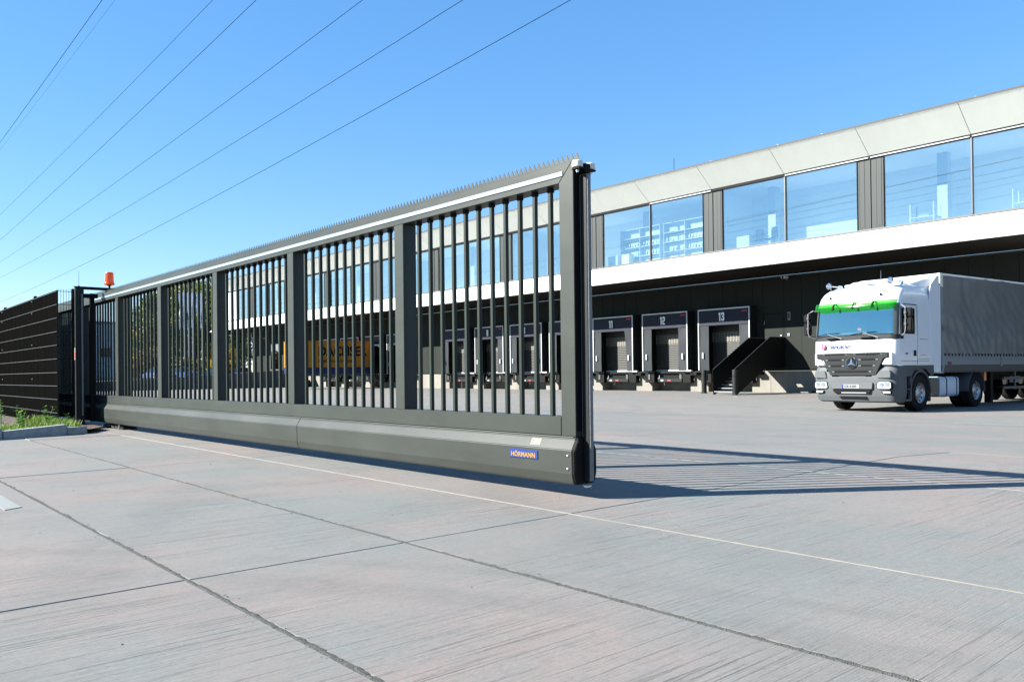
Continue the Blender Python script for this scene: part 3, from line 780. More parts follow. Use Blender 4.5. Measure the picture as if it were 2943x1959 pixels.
def digits(parent, s_, xc, y, z, h):
    w_, st_, gap = h * .40, h * .165, h * .12
    adv = [w_ if c_ != '1' else w_ * .62 for c_ in s_]
    x = xc - (sum(adv) + gap * (len(s_) - 1)) / 2
    for c_, a_ in zip(s_, adv):
        b = MB(); x1 = x + a_; hm = z + h * .5; e = .004
        q = DG[c_]
        bb = lambda x0, x1_, z0, z1: b.box(x0, x1_, y, y + .006, z0, z1)
        if c_ == '1':
            b.prism([(x1 - st_ * 1.05, z), (x1, z), (x1, z + h), (x1 - st_ * .8, z + h), (x - .01, z + h * .86), (x - .01, z + h * .74), (x1 - st_ * 1.05, z + h * .80)], 'y', y, y + .006)
        else:
            cut = st_ * .45
            if 't' in q: b.prism([(x, z + h - st_), (x1, z + h - st_), (x1, z + h - cut), (x1 - cut, z + h), (x + (cut if c_ != '7' else 0), z + h), (x, z + h - (cut if c_ != '7' else 0))], 'y', y, y + .006)
            if 'b' in q: b.prism([(x + (cut if c_ != '2' else 0), z), (x1 - (cut if c_ != '2' else 0), z), (x1, z + (cut if c_ != '2' else 0)), (x1, z + st_), (x, z + st_), (x, z + (cut if c_ != '2' else 0))], 'y', y, y + .006)
            if 'm' in q: bb(x + (st_ * .6 if c_ == '3' else 0), x1 - st_ * .15, hm - st_ / 2, hm + st_ / 2)
            if 'r' in q: bb(x1 - st_, x1, hm + (st_ / 2 if 'm' in q else 0) - (.0 if c_ != '7' else 0), z + h - st_)
            if 'v' in q:
                if c_ == '7': b.prism([(x + w_ * .22, z), (x + w_ * .22 + st_, z), (x1, hm), (x1 - st_, hm)], 'y', y, y + .006)
                else: bb(x1 - st_, x1, z + st_, hm - (st_ / 2 if 'm' in q else 0))
            if 'u' in q: bb(x, x + st_, hm + (st_ / 2 if 'm' in q else 0), z + h - st_)
            if 'l' in q: bb(x, x + st_, z + st_, hm - (st_ / 2 if 'm' in q else 0))
            if 'x' in q: bb(x, x + st_, z + h - st_ * 1.7, z + h - st_)
            if 'w' in q and c_ != '0': bb(x, x + st_, z + st_, z + st_ * 1.7)
        b.build('dock_number', m_numb, parent)
        x = x1 + gap
for n_, x in DOCKS.items():
    s_ = PI_('dock_shelter', fr_m, (x, 0, 0)); s_['label'] = 'dock shelter with a white edge frame around dark curtains'
    inst('shelter_cover', cv_m, s_); inst('head_curtain', hd_m, s_); inst('side_curtain', sl_m, s_); inst('side_curtain', sr2_m if n_ == 11 else sr_m, s_)
    inst('marker', mk_m, s_, (.33, 0, 0)); inst('marker', mk_m, s_, (3.02, 0, 0)); inst('maker_label', rd_m, s_)
    if n_ >= 7:
        digits(s_, str(n_), 1.62, SF - .04, 3.52, .47)
    d_ = PI_('dock_door', dr_m, (x, 0, 0))
    inst('vision_slat', pw_m, d_); tag(inst('door_slot', hl_m, d_), kind='stuff'); inst('door_bottom_bar', db_m, d_); inst('door_jamb', jb_m, d_)
    l_ = PI_('dock_leveller', lv_m, (x, 0, 0))
    inst('leveller_lip', lp_m, l_); inst('leveller_label', l1_m, l_); inst('leveller_label', l2_m, l_); inst('lip_hook', hk_m, l_)
    for bx_ in (.27, 2.62):
        q = inst('bumper_plate', bf_m, l_, (bx_, 0, 0))
    PI_('bumper_block', ci_m, (x, 0, 0))
# side door beside dock 13
dd = P(MB().box(DOOR[0] + .07, DOOR[1] - .08, YW + .01, YW + .06, 1.22, 3.74), 'side_door', m_panel, bevel=.006)
P(MB().box(DOOR[0], DOOR[0] + .06, YW - .01, YW + .09, .801, 3.80).box(DOOR[1] - .07, DOOR[1], YW - .01, YW + .09, .801, 3.80).box(DOOR[0] + .06, DOOR[1] - .07, YW - .01, YW + .09, 3.75, 3.80).box(DOOR[0] + .06, DOOR[1] - .07, YW, YW + .09, .801, 1.21), 'door_frame', m_blackm)
MB().lathe([(0, -.07), (.035, -.06), (.04, -.04), (.03, -.02), (.012, -.015), (.012, 0)], 'y', 16, (DOOR[1] - .17, YW + .01, 2.56 - ZG)).build('door_knob', m_steel, dd, smooth=50)
for o in dd.children: o.location.z = ZG
MB().box(DOOR[0] + .08, DOOR[0] + .11, YW - .004, YW + .009, 3.2, 3.42).build('hinge', m_alu, dd)
P(MB().prism([(-22.77, 3.40), (-22.74, 3.37), (-22.66, 3.37), (-22.63, 3.40), (-22.63, 3.81), (-22.77, 3.81)], 'y', YW - .03, YW - .001), 'dock_sign', m_mark, bevel=.004)
P(MB().prism([(-22.745, 3.43), (-22.70, 3.39), (-22.655, 3.43)], 'y', YW - .034, YW - .0305).box(-22.745, -22.655, YW - .034, YW - .0305, 3.46, 3.76), 'sign_print', m_flap)
P(MB().box(-22.79, -22.65, YW - .05, YW - .001, 2.53, 2.68), 'intercom', m_mark, bevel=.01)
P(MB().lathe([(0, -.058), (.035, -.058), (.035, -.05)], 'y', 14, (-22.72, YW, 2.60)), 'intercom_button', m_blue)
# glazed entrance at the far left end
m_eglass = glass_mat('entrance_glass', .32, (.25, .3, .3))
for a, b in ((ENTR[0] + .08, -85.45), (-85.37, ENTR[1] - .08)):
    P(MB().box(a, b, YW + .03, YW + .05, 1.45, 4.22), 'entrance_pane', m_eglass)
P(MB().box(ENTR[0], ENTR[0] + .08, YW - .01, YW + .09, .801, 4.30).box(ENTR[1] - .08, ENTR[1], YW - .01, YW + .09, .801, 4.30).box(-85.45, -85.37, YW - .01, YW + .09, .801, 4.3)
  .box(ENTR[0] + .08, -85.45, YW - .01, YW + .09, 4.22, 4.3).box(-85.37, ENTR[1] - .08, YW - .01, YW + .09, 4.22, 4.3)
  .box(ENTR[0] + .08, -85.45, YW, YW + .09, .801, 1.45).box(-85.37, ENTR[1] - .08, YW, YW + .09, .801, 1.45), 'entrance_frame', m_trim)

# cameras under the eaves
def secam(x, y, z, label):
    t = thing('security_camera', label, 'camera', (x, y, z), group='cameras mounted under the eaves')
    MB().box(-.05, .05, .05, .25, .02, .10).build('bracket', m_trim, t, bevel=.01)
    MB().prism([(-.10, -.02), (.10, -.02), (.13, .10), (-.13, .10)], 'y', -.30, .10).build('housing', m_whitepl, t, bevel=.015)
    MB().cyl((0, -.31, .03), (0, -.29, .03), .06, n=14).build('lens', m_black, t)
    MB().box(.03, .09, -.05, .05, -.12, -.02).build('infrared_lamp', m_trim, t, bevel=.01)
secam(-22.73, 38.95, 5.58, 'white camera under the eaves above the side door by dock 13')
secam(-87.3, 38.95, 4.9, 'white camera on the wall beside the far glazed entrance')
secam(-84.2, 37.2, 5.72, 'white camera hanging from the soffit above the far glazed entrance')

# ------------------------------------------------------------------ dock stairs and bollards
st = thing('steel_staircase', 'black steel staircase with solid side panels climbing to the side door', 'staircase', (0, 0, ZG))
def S(mb, name, m, **k):
    o = mb.build(name, m, st, **k); o.location.z -= ZG; return o
pan = [(39.19, 2.465), (37.72, 2.46), (34.45, .78), (34.45, -.36), (34.56, -.40), (34.78, -.40), (37.36, .87), (39.19, .87)]
for x in (-24.21, -22.95):
    o = S(MB().prism(pan, 'x', x - .006, x + .006), 'side_panel', m_blackm)
    cap = [(39.19, 2.466), (37.72, 2.461), (34.45, .781)]
    S(MB().tube([(x, a, b + .012) for a, b in cap], .014, 8), 'handrail', m_trim, smooth=40)
tr_m = MB().box(-24.195, -22.965, -.02, .29, -.035, 0).mesh('tread', m_dgrey, bevel=.004)
ns_m = MB().box(-24.195, -22.965, -.026, -.0205, -.04, .004).mesh('nosing', m_alu)
for i in range(9):
    o = inst('tread', tr_m, st, (0, 34.52 + .33 * i, -.29 + .166 * i - ZG)); inst('nosing', ns_m, o)
S(MB().box(-24.195, -22.965, 37.5, 39.19, 1.16, 1.20), 'landing', m_dgrey)
for x in (-24.2, -22.96):
    S(MB().box(x - .04, x + .04, 34.50, 34.62, ZG, -.40), 'foot', m_blackm)
bo = MB()
bp3 = lambda b: b.lathe([(0, 0), (.2, 0), (.2, .02), (.135, .022), (.135, 1.20), (.128, 1.235), (.09, 1.25), (0, 1.252)], 'z', 28)
bmesh_ = grp_mesh(bp3, 'post', m_dgrey, smooth=40)
bolt_m = grp_mesh(lambda b: [b.cyl((.17 * math.cos(a), .17 * math.sin(a), .02), (.17 * math.cos(a), .17 * math.sin(a), .045), .014, n=6) for a in (0, 1.05, 2.1, 3.14, 4.19, 5.24)], 'base_bolts', m_steel)
for (x, y, lab) in ((-26.03, 36.25, 'dark steel bollard standing alone in front of dock 13'), (-22.76, 34.22, 'dark steel bollard at the foot of the black staircase')):
    t = thing('bollard', lab, 'bollard', (x, y, ZG), group='bollards by the dock stairs')
    inst('post', bmesh_, t); inst('base_bolts', bolt_m, t)
# rubber wheel stops lying by the piers
for i, (x, y, ln) in enumerate(((-21.0, 38.9, .6), (-36.9, 38.9, .5), (-62.9, 38.9, .6))):
    tag(MB().prism([(-ln / 2, 0), (ln / 2, 0), (ln / 2 - .12, .11), (-ln / 2 + .08, .11)], 'y', -.1, .1).build('wheel_chock', m_black, loc=(x, y, ZG), bevel=.01),
        ['black rubber wheel chock beside the stair shadow', 'black rubber wheel chock left of dock 11', 'black rubber wheel chock under the yellow container'][i], 'chock', 'wheel chocks by the docks')

# ------------------------------------------------------------------ power lines (run parallel to the warehouse)
def ray_k(px, py):     # slope dz/dy and dx/dy of the view ray through a photo pixel
    x_, y_ = px - 1471.5, py - 979.5 - 78.42
    d_ = r3 * x_ - u3 * y_ + f2 * 2325.26
    return d_.x / d_.y, d_.z / d_.y
wl = [((294, 0), (0, 410), 13.0, .007, 'uppermost dark power line, steepest at the top left corner'),
      ((331, 0), (0, 430), 15.5, .003, 'hair thin power line right beside the uppermost dark one'),
      ((612, 0), (0, 617), 14.5, .006, 'power line crossing the sky third from the left corner'),
      ((737, 0), (0, 690), 13.0, .007, 'dark power line just below the third one from the left'),
      ((1043, 0), (0, 753), 13.0, .0075, 'power line crossing the middle of the sky'),
      ((1331, 0), (0, 798), 13.0, .0085, 'second lowest power line in the sky'),
      ((1641, 0), (0, 868), 13.0, .010, 'lowest power line, ending near the beacon at the left')]
for (a, b, zt, rad, lab) in wl:
    xa, ka = ray_k(*a); xb, kb = ray_k(*b)
    yl = (zt - CAM_H) / ka; X1, Z1 = xa * yl, CAM_H + ka * yl; X2, Z2 = xb * yl, CAM_H + kb * yl
    s_ = (Z2 - Z1) / (X2 - X1)
    pts = []
    for i in range(41):
        x = 60 - i * 6.5
        c_ = .00022
        pts.append((x, yl, Z1 + s_ * (x - X1) + c_ * (x - X1) * (x - X2)))
    tag(MB().tube(pts, rad * 1.2, 5).build('power_line', m_line), lab, 'cable', 'overhead power lines')

# ------------------------------------------------------------------ truck
m_cab = mat('truck_white', (.62, .64, .66), .3, coat=.3, var=.03, vscale=2.5, stretch=(1, 1, .6))
m_gplast = mat('bumper_grey', (.076, .084, .087), .55, spec=.2, bump=.03, bscale=300)
m_grille = mat('grille_grey', (.019, .022, .023), .6, spec=.12)
m_side = mat('side_skirt_grey', (.035, .04, .045), .5)
m_wind = glass_mat('windscreen_glass', .44, (.80, .96, .92), tint_r=(.74, 1, .90))
m_sidegl = mat('dark_glass', (.006, .007, .008), .05)
m_chrome = mat('chrome', (.85, .86, .88), .08, metal=1.0)
m_tyre = mat('tyre_rubber', (.009, .009, .009), .8, spec=.15, bump=.3, bscale=60)
m_hub = mat('hub_steel', (.36, .37, .38), .35, metal=.7)
m_lens = mat('lamp_lens', (.34, .36, .37), .08, coat=.6, metal=.25)
m_amber = mat('amber_lens', (.7, .16, .01), .2)
m_pink = mat('logo_pink', (.2, .006, .07), .5, spec=.2)
m_lblue = mat('logo_blue', (.004, .022, .115), .5, spec=.2)
m_seat = mat('cab_trim', (.16, .22, .28), .8)
m_dash = mat('dashboard', (.26, .32, .33), .7)
m_tank = mat('painted_tank', (.45, .50, .58), .3, var=.05)
def green_visor():
    m = bpy.data.materials.new('visor_green'); m.use_nodes = True; n = m.node_tree
    b = n.nodes['Principled BSDF']; b.inputs['Base Color'].default_value = (.008, .085, .008, 1); b.inputs['Roughness'].default_value = .1
    t = n.nodes.new('ShaderNodeBsdfTransparent'); t.inputs[0].default_value = (.25, .9, .2, 1)
    tl = n.nodes.new('ShaderNodeBsdfTranslucent'); tl.inputs[0].default_value = (.01, .16, .006, 1)
    a = n.nodes.new('ShaderNodeAddShader'); s_ = n.nodes.new('ShaderNodeMixShader'); s_.inputs[0].default_value = .45
    n.links.new(b.outputs[0], a.inputs[0]); n.links.new(tl.outputs[0], a.inputs[1])
    n.links.new(a.outputs[0], s_.inputs[1]); n.links.new(t.outputs[0], s_.inputs[2])
    n.links.new(s_.outputs[0], n.nodes['Material Output'].inputs[0]); return m
m_visor = green_visor()
m_plate = mat('plate_white', (.17, .175, .175), .5)

TX, TY, TR_, TZ = -10.994, 22.303, -.05705, -.462
trk = thing('truck_tractor', 'white lorry tractor with grey bumper and green sun visor in the yard', 'truck', (TX, TY, TZ), TR_)

def T(mb, name, m, parent=None, **k): return mb.build(name, m, parent or trk, **k)
# cab shell: horizontal sections (z, front y, half width, corner radius, front bulge)
sect = [(1.30, .06, 1.225, .20, .05), (1.34, .03, 1.235, .20, .05), (1.70, .0, 1.24, .20, .05), (2.03, .0, 1.24, .20, .06), (2.15, .02, 1.24, .20, .07),
        (2.45, .055, 1.235, .20, .07), (2.75, .095, 1.23, .20, .07), (3.01, .135, 1.225, .20, .07), (3.12, .16, 1.22, .21, .08), (3.28, .215, 1.205, .24, .09), (3.42, .31, 1.17, .28, .10),
        (3.52, .44, 1.11, .32, .10), (3.58, .62, 1.03, .34, .10), (3.62, .92, .94, .34, .08), (3.635, 1.3, .86, .3, .05)]
CB = 2.22
def cab_ring(z, yf, hw, rc, bl, off=0.0):
    hw += off; pts = []
    pts.append((-hw, CB, z)); pts.append((-hw, 1.5, z)); pts.append((-hw, .9, z))
    pts.append((-hw, yf + rc + .12, z))
    for i in range(7):
        a = math.pi + (math.pi / 2) * i / 6
        pts.append((-hw + rc + rc * math.cos(a), yf - off + rc + bl + rc * math.sin(a) * 1.0, z))
    nf = 10
    xa = -hw + rc
    for i in range(1, nf):
        x = xa + (2 * hw - 2 * rc) * i / nf
        pts.append((x, yf - off + bl * (x / (hw - rc)) ** 2, z))
    for i in range(7):
        a = -math.pi / 2 + (math.pi / 2) * i / 6
        pts.append((hw - rc + rc * math.cos(a), yf - off + rc + bl + rc * math.sin(a), z))
    pts.append((hw, yf + rc + .12, z)); pts.append((hw, .9, z)); pts.append((hw, 1.5, z)); pts.append((hw, CB, z))
    return pts
rings = [cab_ring(*q) for q in sect]
NP = len(rings[0])
def skip_ws(i, j): return 4 <= i <= 6 and 7 <= j <= NP - 9
b = MB().grid(rings, skip_ws)
b.add(rings[-1], [tuple(range(NP))])
b.quad((-1.24, CB, 1.3), (1.24, CB, 1.3), (1.2, CB, 3.6), (-1.2, CB, 3.6))
cabo = T(b, 'cab', m_cab, smooth=38, weld=True)
# windscreen set in the opening, with dark surround
wr = [cab_ring(*q, off=-.012)[7:NP - 7] for q in sect[4:8]]
T(MB().grid(wr), 'windscreen', m_wind, smooth=40)
sur = [cab_ring(*q, off=.004) for q in ((2.10, .012, 1.24, .20, .068), (2.185, .025, 1.24, .20, .07))]
T(MB().grid([q[5:NP - 5] for q in sur]), 'windscreen_seal', m_black, smooth=40)
for sgn in (-1, 1):
    rows = []
    for q in ((2.15, .02, 1.24, .20, .07), (2.45, .055, 1.235, .20, .07), (2.75, .095, 1.23, .20, .07), (3.01, .135, 1.225, .20, .07)):
        rg = cab_ring(*q, off=.005); rows.append(rg[5:9] if sgn < 0 else rg[NP - 9:NP - 5])
    T(MB().grid(rows), 'pillar_trim', m_trim, smooth=40)
# cowl under the windscreen
cw = [cab_ring(*q, off=.008)[4:NP - 4] for q in ((2.025, .0, 1.24, .20, .06), (2.10, .010, 1.24, .20, .066), (2.155, .02, 1.24, .20, .07))]
T(MB().grid(cw), 'cowl_panel', m_grille, smooth=40)
# cab interior
it = T(MB().box(-1.15, 1.15, .40, .75, 1.75, 2.16), 'dashboard', m_dash, bevel=.03)
MB().lathe([(.21, -.015), (.225, 0), (.21, .015), (.195, 0), (.21, -.015)], 'y', 24, (.62, .84, 2.28)).build('steering_wheel', m_black, it, smooth=40)
for x in (-.62, .62):
    T(MB().box(x - .26, x + .26, 1.25, 1.45, 1.7, 2.55).box(x - .14, x + .14, 1.28, 1.42, 2.57, 2.78), 'seat', m_seat, bevel=.05)
T(MB().box(-1.18, 1.18, 2.12, 2.16, 1.4, 3.4), 'rear_lining', m_seat)
T(MB().box(-1.05, 1.05, .55, 1.0, 2.86, 2.99), 'roof_shelf', m_dash, bevel=.02)
T(MB().box(-.95, .1, .33, .36, 2.19, 2.26).box(-.95, -.93, .33, .36, 2.17, 2.40).box(.08, .1, .33, .36, 2.17, 2.36), 'dashboard_tray', m_gplast)
MB().box(.02, .12, .30, .31, 2.31, 2.37).build('windscreen_sticker', m_amber, it)
MB().box(.17, .30, .28, .29, 2.19, 2.27).build('paper_card', m_mark, it)
# sun visor
vr = []
for (z, dy) in ((3.115, -.10), (3.06, -.155), (2.97, -.185), (2.90, -.19)):
    q = (z, .16 + dy, 1.25, .22, .08); vr.append(cab_ring(*q)[6:NP - 6])
T(MB().grid(vr), 'sun_visor', m_visor, smooth=40)
for x in (-.55, .05, .62):
    T(MB().prism([(-.075, 2.91), (-.02, 3.02), (.07, 3.10), (.20, 3.10), (.20, 3.07), (.08, 3.06), (.0, 2.99), (-.05, 2.90)], 'x', x - .02, x + .02), 'visor_bracket', m_black)
# fascia panel lettering
NF = -.012
def front_y(x): return .0 + .05 * (x / 1.04) ** 2
lp = MB()
ringo = [(-.858 + .072 * math.cos(a), 1.853 + .082 * math.sin(a)) for a in [2 * math.pi * i / 22 for i in range(22)]]
lp.prism(ringo, 'y', -.016, .0275)
lgo = T(lp, 'company_logo', m_pink)
text('logo_letter', 'P', .105, m_mark, lgo, (-.892, -.0165, 1.80), FRONT, bold=.02, extrude=.0005)
MB().box(-.925, -.900, -.014, .0275, 1.895, 1.94).build('logo_ear', m_pink, lgo)
text('company_name', 'PANWAY', .115, m_lblue, trk, (-.70, -.020, 1.785), (R(90), 0, R(-1.8)), sx=.97, bold=.03, shear=.25, spacing=1.1)
text('country_code', 'LV', .075, m_grille, trk, (.845, -.006, 1.715), (R(90), 0, R(4)), bold=.004, spacing=1.2)
# grille: trapezoid with recessed slots
def gpt(x, z): return (x, z)
gr_out = [(-.97, 1.67), (1.0, 1.67), (1.06, 1.655), (1.06, 1.53), (.93, 1.50), (.72, 1.055), (.66, 1.03), (-.60, 1.03), (-.66, 1.055), (-.88, 1.50), (-1.03, 1.53), (-1.03, 1.655)]
T(MB().prism(gr_out, 'y', -.035, .12), 'grille', m_grille, bevel=.012)
slots = [(-.90, -.10, 1.60, 1.645), (.05, .93, 1.60, 1.645), (-.80, -.20, 1.44, 1.505), (.20, .80, 1.44, 1.505), (-.72, -.20, 1.27, 1.335), (.20, .72, 1.27, 1.335), (-.60, .60, 1.105, 1.17)]
for (a, b_, c, d_) in slots:
    T(MB().prism([(a, c + .01), (a + .02, c), (b_ - .02, c), (b_, c + .01), (b_, d_ - .01), (b_ - .02, d_), (a + .02, d_), (a, d_ - .01)], 'y', -.037, -.0352), 'grille_slot', m_black)
    for e_ in ((a + .015, a + .085), (b_ - .085, b_ - .015)):
        T(MB().box(e_[0], e_[1], -.0392, -.0372, c + .012, d_ - .012), 'slot_trim', m_gplast)
for z in (1.545, 1.385, 1.215):
    T(MB().box(-.78 + (1.6 - z) * .45, .80 - (1.6 - z) * .45, -.043, -.0352, z - .012, z + .012), 'grille_rib', m_grille, bevel=.004)
# star emblem
em = T(MB().lathe([(.0, -.052), (.165, -.052), (.165, -.036), (0, -.036)], 'y', 40, (.01, 0, 1.382)), 'grille_emblem', m_black, smooth=40)
MB().lathe([(.150, -.056), (.158, -.066), (.168, -.066), (.174, -.056), (.168, -.046), (.15, -.05)], 'y', 44, (.01, 0, 1.382)).build('emblem_ring', m_chrome, em, smooth=50)
sm = MB()
for k in range(3):
    a = math.pi / 2 + k * 2 * math.pi / 3
    tip = (.01 + .155 * math.cos(a), -.058, 1.382 + .155 * math.sin(a)); n1 = a + math.pi / 3; n2 = a - math.pi / 3
    p1 = (.01 + .036 * math.cos(n1), -.055, 1.382 + .036 * math.sin(n1)); p2 = (.01 + .036 * math.cos(n2), -.055, 1.382 + .036 * math.sin(n2)); c_ = (.01, -.075, 1.382)
    sm.add([tip, p1, c_, p2], [(0, 1, 2), (0, 2, 3)])
sm.build('emblem_star', m_chrome, em)
text('model_lettering', 'Actros', .062, m_chrome, trk, (.42, -.04, 1.585), FRONT, sx=1.25, bold=.02, shear=.25)
# bumper: lofted sections
def bump_ring(z, yf, hw, rc, bl):
    return [p for p in cab_ring(z, yf, hw, rc, bl)][3:NP - 3]
bs = [(.27, .16, 1.17, .22, .06), (.31, .06, 1.20, .24, .06), (.455, .0, 1.235, .24, .06), (.46, .01, 1.235, .24, .06), (.60, -.03, 1.245, .25, .06), (.80, -.05, 1.25, .25, .06), (1.0, -.05, 1.25, .25, .06), (1.14, -.03, 1.245, .25, .06), (1.27, .03, 1.23, .25, .06), (1.295, .09, 1.22, .24, .06)]
brg = []
for (z, yf, hw, rc, bl) in bs:
    ring = bump_ring(z, yf, hw, rc, bl); ring[0] = (ring[0][0], .62, z); ring[-1] = (ring[-1][0], .62, z); brg.append(ring)
nb_ = len(brg[0])
xs_b = [p[0] for p in brg[4]]
def skip_b(i, j):   # trapezoid opening under the grille
    xm = (xs_b[j] + xs_b[j + 1]) / 2
    return (i >= 7 and abs(xm) < .86) or (i == 6 and abs(xm) < .66)
bmp = T(MB().grid(brg, skip_b), 'bumper', m_gplast, smooth=40)
T(MB().prism([(-.86, 1.29), (.88, 1.29), (.66, .965), (-.64, .965)], 'y', .05, .3), 'bumper_recess', m_black)
T(MB().box(-.40, .40, .0, .05, .975, 1.005), 'recess_step', m_alu)
for k in range(14): MB().box(-.36 + k * .052, -.34 + k * .052, -.004, 0, .975, 1.0).build('step_cleat', m_trim, bmp) if k % 3 == 0 else None
MB().prism([(-.64, .83), (.64, .83), (.62, .65), (-.57, .65)], 'y', -.075, -.03).build('plate_panel', m_gplast, bmp, bevel=.01)
MB().prism([(-.575, .635), (.595, .635), (.52, .525), (-.50, .525)], 'y', -.052, -.02).build('air_opening', m_black, bmp, bevel=.006)
MB().box(-.30, .44, -.056, -.0525, .53, .56).build('opening_step', m_alu, bmp)
for (a, b_) in ((-.38, -.13), (-.12, .16), (.17, .42)):
    for z in (.385, .42):
        MB().box(a, b_, -.018, .02, z, z + .022).build('lower_slot', m_black, bmp)
plt = MB().box(-.268, .262, -.084, -.076, .665, .782).build('licence_plate', m_plate, bmp, bevel=.002)
MB().box(-.265, -.215, -.0850, -.0842, .668, .779).build('plate_band', m_blue, plt)
text('plate_number', 'GR-6389', .072, m_ink, plt, (-.185, -.0845, .688), FRONT, sx=.98, bold=.02, extrude=.0004, spacing=1.06)
for sgn in (-1, 1):
    hl = [(.74, .85), (.80, .875), (1.10, .87), (1.15, .83), (1.15, .68), (1.10, .645), (.78, .645), (.72, .68)]
    hl2 = [(.765, .838), (.81, .858), (1.09, .853), (1.132, .82), (1.132, .69), (1.09, .662), (.79, .662), (.745, .69)]
    h_ = MB().prism([(sgn * a, c) for a, c in hl], 'y', -.030, .22).build('headlight', m_black, bmp, bevel=.01)
    MB().prism([(sgn * a, c) for a, c in hl2], 'y', -.034, -.0305).build('lens', m_lens, h_)
    for (cx_, cz_, r_) in ((.88, .76, .07), (1.04, .77, .065)):
        MB().lathe([(0, -.045), (r_ * .5, -.042), (r_, -.0345)], 'y', 18, (sgn * cx_, 0, cz_)).build('reflector', m_chrome, h_, smooth=50)
    MB().box(min(sgn * .95, sgn * .99), max(sgn * .95, sgn * .99), -.0385, -.0345, .82, .845).build('indicator', m_red, h_)
    f_ = MB().prism([(sgn * a, c) for a, c in ((.86, .60), (1.12, .60), (1.12, .53), (.90, .53), (.86, .56))], 'y', -.012, .22).build('fog_lamp', m_black, bmp, bevel=.006)
    MB().prism([(sgn * a, c) for a, c in ((.885, .592), (1.11, .592), (1.11, .538), (.91, .538))], 'y', -.016, -.0125).build('lens', m_lens, f_)
    MB().prism([(sgn * a, c) for a, c in ((.80, 1.13), (.85, 1.165), (1.10, 1.16), (1.13, 1.12), (1.13, .96), (.76, .95))], 'y', -.047, .1).build('bumper_cap', m_gplast, bmp, bevel=.012)
    # white corner flap beside the grille and step well
    T(MB().prism([(sgn * a, c) for a, c in ((1.07, 1.66), (1.15, 1.66), (1.15, 1.33), (.86, 1.33), (.96, 1.49), (1.07, 1.52))], 'y', .0, .20), 'corner_flap', m_cab, bevel=.015)
    T(MB().box(min(sgn * 1.03, sgn * 1.065), max(sgn * 1.03, sgn * 1.065), -.03, .15, 1.52, 1.66), 'corner_gap', m_black)
    xs_ = (1.16, 1.235) if sgn > 0 else (-1.235, -1.16)
    T(MB().box(*xs_, .60, .93, .30, .36).box(*xs_, .62, .88, .62, .65).box(*xs_, .86, .93, .36, .98), 'entry_step', m_gplast, bevel=.01)
    T(MB().box(xs_[0] - .02 if sgn > 0 else xs_[0] + .1, xs_[1] - .1 if sgn > 0 else xs_[1] + .02, .6, .9, .36, 1.0), 'step_well', m_black)
    T(MB().prism([(.60, 1.0), (.60, 1.30), (2.24, 1.30), (2.24, 1.02), (2.06, .98), (1.95, 1.08), (1.75, 1.19), (1.44, 1.215), (1.13, 1.17), (.98, 1.06), (.92, .98)], 'x', *((1.14, 1.238) if sgn > 0 else (-1.238, -1.14))), 'side_skirt', m_side, bevel=.01)
    T(MB().box(*((1.236, 1.24) if sgn > 0 else (-1.24, -1.236)), .53, .60, .82, .86), 'side_marker', m_red)
    # side window, door outline, handle
    sx0 = 1.2405 if sgn > 0 else -1.2465; sx1 = sx0 + .006
    sw = T(MB().prism([(.36, 2.17), (1.10, 2.17), (1.12, 2.20), (1.12, 2.86), (1.08, 2.89), (.46, 2.89), (.42, 2.87)], 'x', sx0 - .002 * sgn, sx1 + .001 * sgn), 'side_window', m_sidegl, bevel=.002)
    T(MB().tube([(sgn * 1.238, .30, 2.1), (sgn * 1.236, .38, 2.93), (sgn * 1.234, .5, 2.99), (sgn * 1.234, 1.24, 2.99)], .012, 6), 'window_trim', m_black)
    T(MB().tube([(sgn * 1.24, 1.27, 2.98), (sgn * 1.24, 1.28, 2.1), (sgn * 1.24, 1.27, 1.34)], .006, 5), 'door_seam', m_trim)
    T(MB().box(sx0, sx1 + .004, 1.05, 1.19, 1.56, 1.72), 'door_handle', m_black, bevel=.003)
    T(MB().tube([(sgn * 1.24, .36, 1.42), (sgn * 1.24, 1.99, 1.42)], .006, 5), 'panel_seam', m_trim)
    T(MB().box(sx0, sx1, 1.42, 1.88, 2.03, 2.04).box(sx0, sx1, 1.35, 1.95, 1.47, 1.48).box(sx0, sx1, 1.45, 1.80, 1.58, 1.59), 'locker_seam', m_trim)
    # mirrors on their arm
    ax = sgn * 1.46
    arm = T(MB().tube([(sgn * 1.22, .36, 2.92), (sgn * 1.34, .22, 2.95), (ax, .16, 2.86), (ax, .16, 2.30), (ax - sgn * .03, .17, 2.18), (sgn * 1.26, .34, 2.10)], .014, 8), 'mirror_arm', m_alu, smooth=50)
    MB().box(ax - .13 + sgn * .05, ax + .11 + sgn * .05, .19, .30, 2.62, 2.86).build('wide_angle_mirror', m_black, arm, bevel=.03, segs=2)
    MB().box(ax - .13 + sgn * .05, ax + .11 + sgn * .05, .19, .30, 2.22, 2.59).build('main_mirror', m_black, arm, bevel=.03, segs=2)
    for z in (2.73, 2.42): MB().box(ax - .03, ax + .03, .13, .20, z - .035, z + .035).build('mirror_clamp', m_gplast, arm, bevel=.008)
    T(MB().box(min(sgn * 1.24, sgn * 1.29), max(sgn * 1.24, sgn * 1.29), .28, .42, 2.03, 2.13), 'mirror_foot', m_black, bevel=.02)
text('power_badge', '1844', .05, m_grille, trk, (1.2425, .58, 1.60), (R(90), 0, R(90)), bold=.01, shear=.2)
